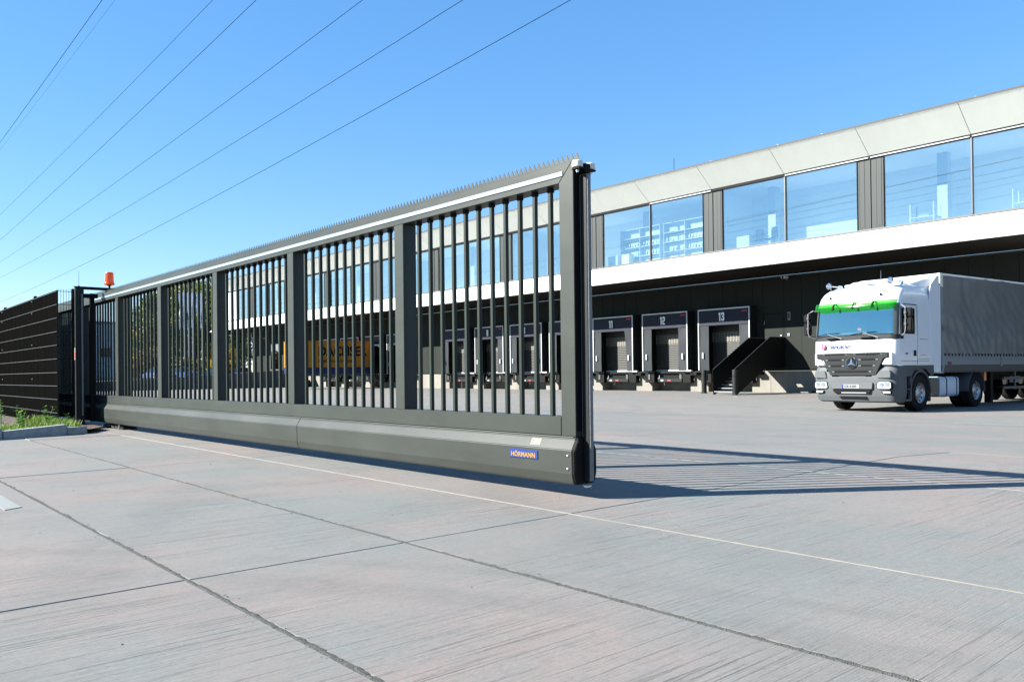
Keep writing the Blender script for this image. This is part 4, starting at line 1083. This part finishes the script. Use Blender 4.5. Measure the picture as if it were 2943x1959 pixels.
# wipers and grab handles
for x in (-.33, .75):
    wp = T(MB().tube([(x + .05, -.03, 2.075), (x - .42, -.01, 2.22)], [.014, .007], 6), 'wiper_arm', m_alu)
    MB().tube([(x - .95, .02, 2.155), (x - .42, -.018, 2.225), (x - .05, .01, 2.245)], .010, 6).build('wiper_blade', m_black, wp)
for x in (-.55, .48):
    T(MB().tube([(x - .17, -.01, 2.075), (x - .14, -.05, 2.08), (x + .14, -.05, 2.085), (x + .17, -.01, 2.085)], .024, 8), 'grab_handle', m_black, smooth=50)
# horns, aerials, roof hatch
def horn(x, y, z):
    h_ = T(MB().lathe([(0.0, -.02), (.035, -.04), (.075, -.16), (.092, -.20), (.088, -.202), (.07, -.17), (.0, -.06)], 'y', 20, (x, y, z)), 'air_horn', m_chrome, smooth=50)
    MB().cyl((x, y - .03, z), (x + .02, y + .33, z), .014, n=8).cyl((x + .02, y + .33, z), (x + .02, y + .42, z), .05, .055, n=14).build('horn_tube', m_chrome, h_, smooth=50)
    MB().cyl((x, y - .1, z - .02), (x, y - .1, z - .12), .01, n=6).build('horn_foot', m_steel, h_)
horn(-.92, .62, 3.66); horn(.92, .62, 3.66)
for (x, l_) in ((-.78, .18), (.74, .62)):
    a_ = T(MB().lathe([(0, 0), (.03, .005), (.028, .05), (.012, .07), (0, .075)], 'z', 12, (x, .24, 3.25)), 'aerial_foot', m_black, smooth=50)
    MB().cyl((x, .24, 3.31), (x + .01, .25, 3.31 + l_), .006, .004, n=5).build('aerial', m_steel, a_)
for sgn in (-1, 1):
    T(MB().tube([(-.62 * 1, .78, 3.60), (-.40, .86, 3.72), (.30, .90, 3.73)], .02, 6), 'roof_rail', m_cab) if sgn < 0 else None
# roof and side deflectors
rows = []
for (y, z, hw) in ((.95, 3.60, .88), (1.25, 3.68, .92), (1.6, 3.78, 1.0), (2.0, 3.88, 1.08), (2.45, 3.93, 1.15)):
    rows.append([(-hw - .02, y, 3.4), (-hw, y, z - .12), (-hw + .12, y, z - .01), (0, y, z + .015), (hw - .12, y, z - .01), (hw, y, z - .12), (hw + .02, y, 3.4)])
T(MB().grid(rows), 'roof_deflector', m_cab, smooth=40)
T(MB().box(-.62, .1, .72, 1.2, 3.61, 3.68), 'roof_hatch', m_cab, bevel=.03)
for sgn in (-1, 1):
    q = [(2.02, 1.30), (2.02, 3.40), (2.10, 3.62), (2.48, 3.90), (2.62, 3.90), (2.66, 1.14), (2.50, 1.08), (2.24, 1.10), (2.24, 1.30)]
    T(MB().prism(q, 'x', *((1.215, 1.243) if sgn > 0 else (-1.243, -1.215))), 'side_deflector', m_cab, bevel=.008)
# chassis, wheels, tank
T(MB().box(-.42, -.34, .5, 6.0, .75, 1.0).box(.34, .42, .5, 6.0, .75, 1.0).box(-.42, .42, 1.3, 1.55, .45, .6), 'chassis', m_blackm)
T(MB().box(-.5, .5, 3.9, 5.0, 1.05, 1.16), 'fifth_wheel', m_blackm, bevel=.02)
def wheel_meshes():
    t = MB().lathe([(.29, -.15), (.42, -.155), (.49, -.14), (.515, -.11), (.518, 0), (.515, .11), (.49, .14), (.42, .155), (.29, .15)], 'x', 40).mesh('tyre', m_tyre, smooth=35)
    rm = MB().lathe([(.29, .15), (.285, .12), (.27, .10), (.20, .07), (.15, .06), (.15, .10), (.09, .12), (0, .125)], 'x', 32)
    rmm = rm.mesh('rim', m_hub, smooth=30)
    bb = MB()
    for k in range(10):
        a = 2 * math.pi * k / 10
        bb.cyl((.085, .235 * math.cos(a), .235 * math.sin(a)), (.092, .235 * math.cos(a), .235 * math.sin(a)), .032, n=10)
    hm = bb.mesh('rim_hole', m_black)
    nn_ = MB()
    for k in range(10):
        a = 2 * math.pi * (k + .5) / 10
        nn_.cyl((.07, .178 * math.cos(a), .178 * math.sin(a)), (.10, .178 * math.cos(a), .178 * math.sin(a)), .014, n=6)
    return t, rmm, hm, nn_.mesh('wheel_nut', m_steel)
WT, WR_, WH, WN = wheel_meshes()
def wheel(parent, x, y, sgn, z=.518):
    o = inst('wheel', WT, parent, (x, y, z), (0, 0, 0 if sgn > 0 else math.pi))
    inst('rim', WR_, o); inst('rim_hole', WH, o); inst('wheel_nut', WN, o)
for sgn in (-1, 1):
    wheel(trk, sgn * 1.07, 1.44, sgn); wheel(trk, sgn * 1.07, 5.04, sgn); wheel(trk, sgn * .74, 5.04, sgn)
    fe = []
    for i in range(13):
        a = math.pi * (i / 12) * 1.06 - .1
        fe.append((5.04 + .60 * math.cos(a), .55 + .60 * math.sin(a)))
    fi = [(5.04 + .575 * (y - 5.04) / .60, .55 + .575 * (z - .55) / .60) for y, z in fe][::-1]
    T(MB().prism(fe + fi, 'x', *((.62, 1.24) if sgn > 0 else (-1.24, -.62))), 'rear_mudguard', m_gplast)
    ar = []
    for i in range(13):
        a = math.pi * (i / 12) * 1.05 - .08
        ar.append((1.44 + .62 * math.cos(a), .55 + .62 * math.sin(a)))
    ai = [(1.44 + .56 * (y - 1.44) / .62, .55 + .56 * (z - .55) / .62) for y, z in ar][::-1]
    T(MB().prism(ar + ai, 'x', *((.90, 1.246) if sgn > 0 else (-1.246, -.90))), 'wheel_arch', m_side)
T(MB().box(.62, 1.20, 2.10, 2.62, .40, .94), 'battery_box', m_trim, bevel=.015)
T(MB().box(.9, 1.16, 2.06, 2.10, .30, .96), 'mud_flap', m_side)
T(MB().box(1.18, 1.206, 2.12, 2.16, .42, .50), 'side_marker', m_amber)
tk = []
def rrect(hw, hh, r_, n_=6):
    pts = []
    for (cx_, cz_, a0) in ((hw - r_, hh - r_, 0), (-hw + r_, hh - r_, 90), (-hw + r_, -hh + r_, 180), (hw - r_, -hh + r_, 270)):
        for i in range(n_ + 1):
            a = R(a0 + 90 * i / n_); pts.append((cx_ + r_ * math.cos(a), cz_ + r_ * math.sin(a)))
    return pts
tb_ = MB(); rr_ = rrect(.31, .30, .11)
tkb = T(tb_.prism([(.90 + a, .665 + c) for a, c in rr_], 'y', 2.68, 3.88), 'fuel_tank', m_tank, bevel=.02, smooth=40)
rr2 = rrect(.317, .307, .115)
for y in (3.05, 3.70):
    MB().prism([(.90 + a, .665 + c) for a, c in rr2], 'y', y, y + .05).build('tank_strap', m_black, tkb)
T(MB().box(-1.2, -.62, 2.2, 3.8, .42, .95), 'equipment_box', m_side, bevel=.02)

# ------------------------------------------------------------------ semi-trailer
m_tarp = mat('grey_tarpaulin', (.125, .129, .128), .36, var=.08, vscale=1.0, bump=.08, bscale=20)
m_tarpw = mat('white_tarpaulin', (.7, .71, .70), .5, var=.03)
m_board = mat('alu_sideboard', (.17, .18, .19), .45, metal=.1, var=.05, vscale=2)
m_straptie = mat('strap', (.02, .02, .02), .7)
q_ang = -.05167
def l2w(x, y):
    c_, s_ = math.cos(q_ang), math.sin(q_ang); dx, dy = x, y - 4.4
    x2, y2 = c_ * dx - s_ * dy, 4.4 + s_ * dx + c_ * dy
    c_, s_ = math.cos(TR_), math.sin(TR_)
    return TX + c_ * x2 - s_ * y2, TY + s_ * x2 + c_ * y2
ox, oy = l2w(0, 2.85)
tl = thing('semi_trailer', 'grey tarpaulin covered semi-trailer behind the white lorry tractor', 'trailer', (ox, oy, TZ), TR_ + q_ang)
TLN = 13.6
def H(mb, name, m, **k): return mb.build(name, m, tl, **k)
H(MB().box(-1.25, 1.25, .0, .06, 1.06, 3.98), 'front_wall', m_tarpw, bevel=.01)
H(MB().box(-1.27, 1.27, .0, TLN, 3.94, 3.995), 'roof', m_tarpw, bevel=.01)
H(MB().box(1.19, 1.277, -.004, .17, 3.60, 4.0), 'corner_cap', m_whitepl, bevel=.01)
H(MB().box(1.20, 1.268, .06, .17, 1.05, 3.60), 'corner_post', m_board)
H(MB().box(-1.26, 1.26, TLN - .06, TLN, 1.05, 3.94), 'rear_wall', m_tarpw)
for sgn in (-1, 1):
    rows = []; NX, NZ = (150, 44) if sgn > 0 else (20, 8)
    for i in range(NZ + 1):
        f_ = i / NZ; z = 1.585 + (3.965 - 1.585) * f_; r_ = []
        for j in range(NX + 1):
            y = .10 + (TLN - .12) * j / NX
            d_ = 0
            if sgn > 0:
                d_ = .030 * mnoise.noise((y * .75, z * .9, 1.3)) + .018 * mnoise.noise((y * 3.2 + z * .8, z * .55, 4.0))
                low = max(0, 1 - f_ * 1.7)
                d_ += .030 * low * mnoise.noise((y * 5.0 - z * 2.0, z * 1.1, 7.7)) + .012 * low * math.sin(y * 16 + 2 * math.sin(y * 3))
                if f_ > .93: d_ *= (1 - f_) / .07
                bx_, bz_ = (y - 1.15) / .62, (z - 2.72) / .30
                fold = math.exp(-bx_ * bx_ * 1.2 - bz_ * bz_ * 1.2)
                d_ += .018 * fold * math.sin((z - 2.72) * 8 + y * 2.2)
                d_ += .022 * mnoise.noise(((z * 1.2 + y) * 2.6, (z - y * .6) * .8, 9.1))
                # taut folds running from the front top corner
                d_ += .012 * math.sin((z + y * 1.25) * 13) * math.exp(-((y - 1.6) / 1.3) ** 2) * (1 - f_)
            r_.append((sgn * (1.262 + d_), y, z))
        rows.append(r_)
    H(MB().grid(rows), 'side_curtain', m_tarp, smooth=75)
    bx = (1.235, 1.275) if sgn > 0 else (-1.275, -1.235)
    y = .22
    while y < TLN - 1:
        e_ = min(y + 3.42, TLN - .05)
        H(MB().box(*bx, y, e_, 1.30, 1.60), 'sideboard', m_board, bevel=.006)
        H(MB().box(*((1.2755, 1.2785) if sgn > 0 else (-1.2785, -1.2755)), y + .02, e_ - .02, 1.497, 1.503), 'board_groove', m_trim)
        H(MB().box(*((1.23, 1.29) if sgn > 0 else (-1.29, -1.23)), e_ + .01, e_ + .11, 1.24, 1.60), 'stanchion', m_board, bevel=.01)
        y = e_ + .12
    H(MB().box(*((1.23, 1.285) if sgn > 0 else (-1.285, -1.23)), .05, .20, 1.22, 1.60), 'front_stanchion', m_board, bevel=.01)
    H(MB().box(*((1.17, 1.255) if sgn > 0 else (-1.255, -1.17)), .0, TLN, 1.13, 1.295), 'side_rail', m_side)
H(MB().box(1.276, 1.28, .38, .58, 1.32, 1.40), 'sideboard_sticker', m_pink)
tie = MB()
for k in range(64): tie.box(1.268, 1.30, .22 + k * .2, .25 + k * .2, 1.565, 1.645)
H(tie, 'curtain_ties', m_straptie)
H(MB().box(-1.2, 1.2, .05, TLN, 1.08, 1.13), 'load_floor', m_side)
H(MB().box(-.5, -.38, .8, TLN, .82, 1.08).box(.38, .5, .8, TLN, .82, 1.08), 'frame_beam', m_blackm)
for y in (8.2, 9.51, 10.82):
    for sgn in (-1, 1): wheel(tl, sgn * 1.05, y, sgn)
    H(MB().cyl((-1, y, .518), (1, y, .518), .07, n=10), 'axle', m_blackm)
H(MB().box(.9, 1.1, 3.35, 3.5, .1, 1.08).box(-1.1, -.9, 3.35, 3.5, .1, 1.08), 'landing_leg', m_blackm)
H(MB().box(1.16, 1.20, 4.0, 7.4, .52, .60).box(1.16, 1.20, 4.0, 7.4, .82, .90).box(1.15, 1.19, 4.8, 4.86, .5, 1.1), 'side_guard', m_trim)
H(MB().box(1.0, 1.05, 3.05, 3.18, .8, 1.12), 'tool_holder', m_amber)
H(MB().box(1.10, 1.14, 4.6, 5.3, .72, .92), 'pallet_box', m_board)

# ------------------------------------------------------------------ yellow swap body at the dock
m_syel = mat('container_yellow', (.27, .115, .003), .5, spec=.2, var=.05, vscale=.8)
m_sblue = mat('container_blue', (.006, .014, .07), .5, spec=.2)
SBL, SZT = 7.17, 3.70
sb = thing('swap_body', 'yellow and blue swap body container parked on legs at the far docks', 'container', (-64.57, 30.78, ZG), R(-18))
def SB(mb, name, m, **k):       # local frame: x 0 at the visible long side, y from the front to the rear
    o = mb.build(name, m, sb, **k); o.location = (0, 0, -ZG); return o
SB(MB().box(-2.5, 0, 0, SBL, 1.40, SZT - .05), 'body', m_syel, bevel=.03)
SB(MB().box(-2.49, -.01, .01, SBL - .01, .86, 1.399), 'lower_band', m_sblue, bevel=.02)
for k in range(18): SB(MB().box(.0, .022, .1 + k * .39, .38 + k * .39, SZT - .10, SZT - .03), 'roof_seam', m_syel)
SB(MB().box(-2.52, .0, -.01, SBL, SZT - .048, SZT), 'roof_cap', m_syel, bevel=.01)
SB(MB().box(-2.4, -.1, .1, SBL, .66, .855), 'frame', m_side)
for y in (1.15, 5.6):
    for x in (-.18, -2.3):
        SB(MB().cyl((x, y, ZG), (x, y, .7), .06, n=10).box(x - .12, x + .12, y - .12, y + .12, ZG, ZG + .03), 'support_leg', m_blackm)
SB(MB().box(.02, 1.35, SBL - .07, SBL - .01, .84, 3.62), 'rear_door', m_syel, bevel=.015)
for x in (.4, .95): SB(MB().cyl((x, SBL - .09, .9), (x, SBL - .09, 3.55), .025, n=8), 'locking_bar', m_syel)
text('container_name', 'DACHSER', .88, m_ink, sb, (.004, 2.55, 2.37 - ZG), (R(90), 0, R(90)), sx=.84, bold=.035, extrude=.004)
text('container_slogan', 'Intelligent Logistics', .40, m_ink, sb, (.004, 2.55, 1.73 - ZG), (R(90), 0, R(90)), sx=.92, bold=.02, extrude=.004)

# ------------------------------------------------------------------ ramp wall and raised car park beyond it
m_ramp = mat('ramp_concrete', (.085, .088, .09), .85, var=.15, vscale=.8, bump=.2, bscale=10)
RX = -77.0
rw_ = thing('ramp_wall', 'dark grey concrete ramp wall rising towards the warehouse behind the gate', 'wall', (RX, 28, ZG))
ys_ = [14, 17.5, 21, 24.5, 28, 31.5, 35, 38.9]
zt_ = lambda y: .34 + max(0, (y - 20)) * .0585
for a, b_ in zip(ys_[:-1], ys_[1:]):
    MB().prism([(a + .01 - 28, 0), (b_ - .01 - 28, 0), (b_ - .01 - 28, zt_(b_) - ZG), (a + .01 - 28, zt_(a) - ZG)], 'x', -.15, .15).build('wall_section', m_ramp, rw_, bevel=.01)
cp = MB(); cp.add([(RX - .15, -30, .25), (RX - .15, 120, .25), (-400, 120, .25), (-400, -30, .25)], [(0, 1, 2, 3)])
cp.add([(RX - .14, -30, .25), (RX - .14, 14, .25), (RX - .14, 14, ZG), (RX - .14, -30, ZG)], [(0, 1, 2, 3)])
tag(cp.build('car_park', m_ramp), kind='structure')

def car(name, label, body_m, x, y, rz, style):
    t = thing(name, label, 'car', (x, y, .25), rz, 'cars parked beyond the ramp wall')
    # side profile (y along the car, z)
    if style == 'hatch':
        low = [(-2.0, .35), (-2.05, .60), (-1.9, .88), (-1.05, .97), (1.9, .98), (2.05, .85), (2.05, .35)]
        top = [(-1.05, .97), (-.35, 1.42), (.2, 1.50), (1.35, 1.46), (1.9, .98)]
    else:
        low = [(-2.2, .32), (-2.25, .55), (-2.1, .80), (-1.0, .92), (1.35, .94), (2.2, .90), (2.25, .5), (2.2, .32)]
        top = [(-1.0, .92), (-.25, 1.36), (.5, 1.42), (1.05, 1.32), (1.75, .93)]
    MB().prism(low, 'x', -.86, .86).build('body', body_m, t, bevel=.06, segs=2, smooth=40)
    gh = MB()
    n_ = len(top); wb, wt = .82, .60
    L_ = [(-(wb if z < 1 else wt), y_, z) for y_, z in top]; R_ = [(-p[0], p[1], p[2]) for p in L_]
    gh.add(L_ + R_, [tuple(range(n_)), tuple(range(2 * n_ - 1, n_ - 1, -1))] + [(i, i + 1, n_ + i + 1, n_ + i) for i in range(n_ - 1)])
    g_ = gh.build('glasshouse', m_sidegl, t)
    rf = [(-wt - .005, y_, z + .012) for y_, z in top[1:-1]]; rf2 = [(-p[0], p[1], p[2]) for p in rf]
    MB().add(rf + rf2, [(i, i + 1, len(rf) + i + 1, len(rf) + i) for i in range(len(rf) - 1)]).build('roof', body_m, t)
    for sx in (-1, 1):
        for yy in (-1.35, 1.35):
            w_ = MB().cyl((sx * .66, yy, .32), (sx * .87, yy, .32), .32, n=20).build('wheel', m_tyre, t)
            MB().cyl((sx * .871, yy, .32), (sx * .875, yy, .32), .2, n=16).build('rim', m_hub, w_)
        MB().box(sx * .72 - .12, sx * .72 + .12, 2.03 if style == 'hatch' else 2.2, 2.09 if style == 'hatch' else 2.27, .66, .86).build('tail_light', m_red, t)
        MB().box(sx * .68 - .15, sx * .68 + .15, -2.06 if style == 'hatch' else -2.24, -1.95 if style == 'hatch' else -2.1, .60, .74).build('headlight', m_lens, t)
    return t
m_carb = mat('car_blue', (.012, .04, .17), .25, coat=.5)
m_carb2 = mat('car_light_blue', (.03, .07, .2), .25, coat=.5)
m_card = mat('car_navy', (.01, .015, .03), .25, coat=.5)
car('parked_car', 'bright blue car parked under the far end of the warehouse overhang', m_carb, -86.0, 35.6, R(80), 'sedan')
car('parked_car', 'light blue hatchback parked in front of the far trees', m_carb2, -88.0, 30.3, R(97), 'hatch')
car('parked_car', 'dark navy car parked beside the light blue hatchback', m_card, -86.5, 33.0, R(-85), 'sedan')
car('parked_car', 'blue hatchback with red tail light nearest the bare ramp end', m_carb, -90.5, 28.2, R(-88), 'hatch')

# ------------------------------------------------------------------ trees, shrubs, flags, far hall
m_bark = mat('bark', (.06, .045, .03), .9, var=.3, vscale=6, bump=.6, bscale=20)
leafs = [leaf_mat('leaf_green', (.045, .08, .014), (.14, .19, .03)), leaf_mat('leaf_yellow_green', (.10, .12, .014), (.30, .27, .03)),
         leaf_mat('leaf_golden', (.26, .17, .008), (.40, .26, .01)), leaf_mat('leaf_russet', (.09, .045, .022), (.16, .10, .04))]
def crown_mesh(h, rad, n, leafm, seed, sz, z0=.25, dense=.5):
    q = random.Random(seed); mb = MB()
    cl = []
    for k in range(26):
        a = q.uniform(0, 6.28); zz = q.uniform(z0, 1) * h; rr = rad * math.sin(min(1, max(.12, (1.02 - zz / h) * 1.5 + .2)) * 1.5) * q.uniform(.2, 1)
        cl.append((rr * math.cos(a), rr * math.sin(a), zz, rad * q.uniform(.22, .5)))
    for k in range(n):
        c_ = q.choice(cl); v_ = Vector((q.gauss(0, 1), q.gauss(0, 1), q.gauss(0, .9))).normalized() * c_[3] * q.random() ** dense
        p = Vector(c_[:3]) + v_; s_ = sz * q.uniform(.6, 1.4)
        a_ = Vector((q.gauss(0, 1), q.gauss(0, 1), q.gauss(0, 1))).normalized(); b_ = a_.orthogonal().normalized()
        c2 = a_.cross(b_) * s_ * .6; b_ = b_ * s_
        mb.add([p - b_, p + c2, p + b_, p - c2], [(0, 1, 2, 3)])
    return mb.mesh('crown', leafm, fix=False)
def trunk_mesh(h, r_, seed, branches=9):
    q = random.Random(seed); mb = MB()
    mb.tube([(0, 0, 0), (.05 * h * q.uniform(-1, 1) * .3, 0, h * .35), (0, .02 * h, h * .7), (0, 0, h * .93)], [r_, r_ * .75, r_ * .4, r_ * .12], 8)
    for k in range(branches):
        z = q.uniform(.25, .8) * h; a = q.uniform(0, 6.28); l_ = h * q.uniform(.12, .28)
        mb.tube([(0, 0, z), (math.cos(a) * l_ * .5, math.sin(a) * l_ * .5, z + l_ * .4), (math.cos(a) * l_, math.sin(a) * l_, z + l_ * .9)], [r_ * .3, r_ * .18, r_ * .05], 5)
    return mb.mesh('trunk', m_bark)
cr = [crown_mesh(12, 3.4, 5200, leafs[0], 1, .20), crown_mesh(12, 3.0, 4200, leafs[1], 2, .20), crown_mesh(12, 3.6, 3000, leafs[0], 3, .20), crown_mesh(12, 3.0, 4200, leafs[2], 4, .2)]
tm = [trunk_mesh(12, .22, k) for k in range(4)]
def at(px, depth_x):          # ground point under a photo column at a given X
    kx, _ = ray_k(px, 1080); return depth_x / kx
trees = [(385, -118, .62, 1, 'small yellow green tree at the left end of the tree row'), (425, -116, .80, 1, 'yellow green tree left of the white flags'), (452, -112, .95, 0, 'tall green tree seen through the second gate bay from the left'),
         (480, -120, 1.05, 1, 'tall yellow green tree behind the leftmost white flag'), (505, -126, 1.1, 2, 'sparse tall tree behind the flags'), (535, -118, 1.12, 0, 'green tree directly behind the white flags'),
         (562, -116, 1.15, 1, 'yellow green tree between flags and warehouse corner'), (590, -110, 1.1, 2, 'loose green tree at the white warehouse corner'), (618, -112, 1.0, 0, 'dark green tree under the left end of the overhang'),
         (640, -106, .62, 3, 'low golden tree under the overhang beside the blue car'), (672, -110, .85, 0, 'dark tree behind the bright blue car'), (700, -108, .8, 2, 'tree just left of the far ground floor wall'), (655, -132, 1.15, 1, 'pale tree standing farther back behind the overhang')]
for i, (px, X_, s_, kd, lab) in enumerate(trees):
    t = thing('tree', lab, 'tree', (X_, at(px, X_), .25), rnd.uniform(0, 6.28), 'trees beyond the car park')
    t.scale = (s_ * rnd.uniform(.85, 1.1), s_, s_)
    inst('trunk', tm[i % 4], t); inst('crown', cr[kd], t)
sh_ = [crown_mesh(2.6, 1.5, 1400, leafs[3], 11, .12, .05), crown_mesh(2.6, 1.5, 1400, leafs[2], 12, .12, .05), crown_mesh(2.6, 1.5, 1400, leafs[0], 13, .12, .05)]
stm = MB(); q0 = random.Random(5)
for k in range(7):
    a = q0.uniform(0, 6.28); stm.tube([(0, 0, 0), (math.cos(a) * .3, math.sin(a) * .3, 1.0), (math.cos(a) * .6, math.sin(a) * .6, 1.9)], [.03, .02, .008], 5)
stm = stm.mesh('stems', m_bark)
shr = [(372, 1, 'golden shrub below the far grey hall'), (392, 1, 'second golden shrub right of the far grey hall'), (415, 3, 'russet shrub under the small yellow green tree'), (440, 3, 'russet shrub left of the second gate post'), (462, 0, 'russet shrub right behind the second gate post from the left'),
       (500, 0, 'russet shrub above the car with the red tail light'), (528, 2, 'green shrub behind the light blue hatchback'), (548, 0, 'russet shrub between the hatchback and the flags'), (572, 0, 'russet shrub under the white flags'), (600, 2, 'green shrub below the white warehouse corner'), (650, 1, 'golden shrub behind the bright blue car'), (668, 1, 'golden shrub at the nose of the bright blue car'), (690, 2, 'dark shrub beside the far ground floor wall')]
for (px, kd, lab) in shr:
    X_ = -99 - rnd.uniform(0, 5); s_ = rnd.uniform(.95, 1.35)
    t = thing('shrub', lab, 'shrub', (X_, at(px, X_), .25), rnd.uniform(0, 6.28), 'shrubs at the edge of the car park')
    t.scale = (s_, s_, s_); inst('foliage', sh_[kd if kd < 3 else 0], t); inst('stems', stm, t)
# flags
m_flag = mat('white_flag', (.55, .62, .74), .7, var=.15, vscale=1.0)
m_teal = mat('flag_teal', (.02, .16, .2), .6)
for i, (px, lab) in enumerate(((531, 'leftmost of the white flags in front of the trees'), (543, 'second white flag from the left, with white folds'), (555, 'white flag with a dark teal mark'), (582, 'white flag nearest the warehouse corner'))):
    X_ = -103.0
    t = thing('flag_pole', lab, 'flag', (X_, at(px, X_), .25), R(-60), 'white flags by the warehouse')
    MB().cyl((0, 0, 0), (0, 0, 11.2), .06, .04, n=8).build('pole', m_alu, t)
    rows = []
    for k in range(13):
        z = 6.6 + 4.4 * k / 12
        rows.append([(.05 + .95 * j / 8 * (1 - .25 * (1 - k / 12)), .10 * math.sin(j * 1.3 + k * .5 + i), z - .3 * j / 8) for j in range(9)])
    f_ = MB().grid(rows).build('flag', m_flag, t, smooth=70)
    if i == 2: MB().box(.3, .7, -.18, -.14, 7.6, 8.5).build('flag_mark', m_teal, f_)
# far grey hall with red sign
m_hall = mat('far_hall_grey', (.68, .72, .74), .6, var=.06, vscale=.1)
m_hallred = mat('hall_sign_red', (.75, .03, .06), .5)
yh = at(378, -175)
fh = thing('far_hall', 'pale grey industrial hall with a red sign far beyond the yard', 'building', (-175, yh, .2))
MB().box(-12, 0, -26, 3.5, 0, 11.2).build('wall', m_hall, fh)
MB().box(-12.1, .1, -26.1, 3.6, 11.2, 11.7).build('roof_edge', m_alu, fh)
MB().box(.02, .12, -1.6, 3.2, 8.0, 9.6).build('sign', m_hallred, fh)
for k in range(6): MB().box(.02, .08, -2 - k * 3.6, -.2 - k * 3.6, 4.6, 6.4).build('window', m_sidegl, fh)
# low white barrier along the far edge of the yard
br = thing('barrier_rail', 'low white barrier rail along the far edge of the car park', 'barrier', (-84, 24, .25))
MB().box(-.05, .05, -9, 3, .22, .42).build('rail', m_mark, br)
for y in (-8, -4.5, -1, 2.5): MB().box(-.04, .04, y - .05, y + .05, 0, .22).build('post', m_trim, br)

# ------------------------------------------------------------------ furniture behind the office windows
m_bottle = [mat('bottle_green', (.03, .12, .05), .2), mat('bottle_amber', (.25, .10, .02), .2), mat('bottle_pale', (.5, .55, .4), .25)]
OF = 7.02
def shelf(x, label):
    t = thing('display_shelf', label, 'shelf', (x, 37.6, OF), group='display shelves in the office')
    MB().box(-1.5, 1.5, .30, .34, 0, 2.3).build('back_panel', m_white, t)
    for z in (.02, .62, 1.18, 1.74, 2.28): MB().box(-1.5, 1.5, 0, .30, z, z + .035).build('shelf_board', m_white, t)
    for xx in (-1.52, -.02, 1.49): MB().box(xx, xx + .03, 0, .30, 0, 2.3).build('side', m_white, t)
    return t
bm_ = [MB().lathe([(0, 0), (.045, 0), (.045, .2), (.016, .26), (.016, .33), (0, .33)], 'z', 10).mesh('bottle', m, smooth=50) for m in m_bottle]
nbt = 0
for x, lab in ((-33.4 + 1.9, 'white display shelf with bottles behind the window left of the thin mullion'), (-28.2, 'white display shelf with bottles behind the window above dock 12')):
    shelf(x, lab)
    for z in (.655, 1.215):
        for k in range(13):
            if rnd.random() < .2: continue
            o = inst('bottle', rnd.choice(bm_), None, (x - 1.35 + k * .225, 37.75, OF + z))
            tag(o, 'small bottle standing on a white display shelf behind the office window', 'bottle', 'bottles on the office shelves')
def cabinet(x, y, w_, label, m=m_white):
    t = thing('office_cabinet', label, 'cabinet', (x, y, OF), group='cabinets in the office')
    MB().box(-w_ / 2, w_ / 2, 0, .45, .05, .78).build('carcass', m, t, bevel=.005)
    for k in range(3): MB().box(-w_ / 2 + .02, w_ / 2 - .02, -.012, -.001, .08 + k * .23, .28 + k * .23).build('drawer_front', m, t, bevel=.004)
cabinet(-24.1, 37.1, .8, 'white drawer cabinet behind the window beside two black office chairs')
cabinet(-19.3, 37.3, 2.6, 'long low white cabinet behind the window right of the office chairs')
cabinet(-33.2, 37.1, .8, 'white drawer cabinet at the left of the bottle shelves')
cabinet(-32.2, 37.1, .6, 'pale wood drawer cabinet beside the bottle shelves', m_wood)
def chair(x, y, rz, label):
    t = thing('office_chair', label, 'chair', (x, y, OF), rz, 'office chairs behind the window')
    MB().box(-.25, .25, -.25, .25, .44, .51).build('seat', m_ink, t, bevel=.03)
    MB().prism([(-.24, .58), (.24, .58), (.21, 1.08), (.12, 1.14), (-.12, 1.14), (-.21, 1.08)], 'y', .24, .29).build('backrest', m_ink, t, bevel=.015)
    MB().cyl((0, 0, .08), (0, 0, .44), .03, n=10).build('column', m_steel, t)
    for k in range(5):
        a = 2 * math.pi * k / 5
        MB().tube([(0, 0, .1), (.3 * math.cos(a), .3 * math.sin(a), .05)], .025, 6).build('leg', m_ink, t)
    for s_ in (-1, 1): MB().box(s_ * .29 - .02, s_ * .29 + .02, -.12, .2, .66, .69).build('armrest', m_ink, t)
chair(-23.4, 37.5, R(20), 'left of the two black office chairs behind the window')
chair(-22.7, 37.5, R(-15), 'right of the two black office chairs behind the window')
for (x, lab) in ((-15.1, 'white steel frame table standing behind the window left of the rightmost mullion'), (-11.0, 'white steel frame table behind the rightmost window')):
    t = thing('frame_table', lab, 'table', (x, 37.3, OF), group='white tables in the office')
    for (dx, dy) in ((-.5, 0), (.5, 0), (-.5, .7), (.5, .7)): MB().box(dx - .025, dx + .025, dy - .025, dy + .025, 0, 1.05).build('leg', m_white, t)
    MB().box(-.55, .55, -.03, .75, .42, .45).build('lower_shelf', m_white, t)
    MB().box(-.2, .25, .1, .4, .45, .56).build('paper_stack', m_mark, t)
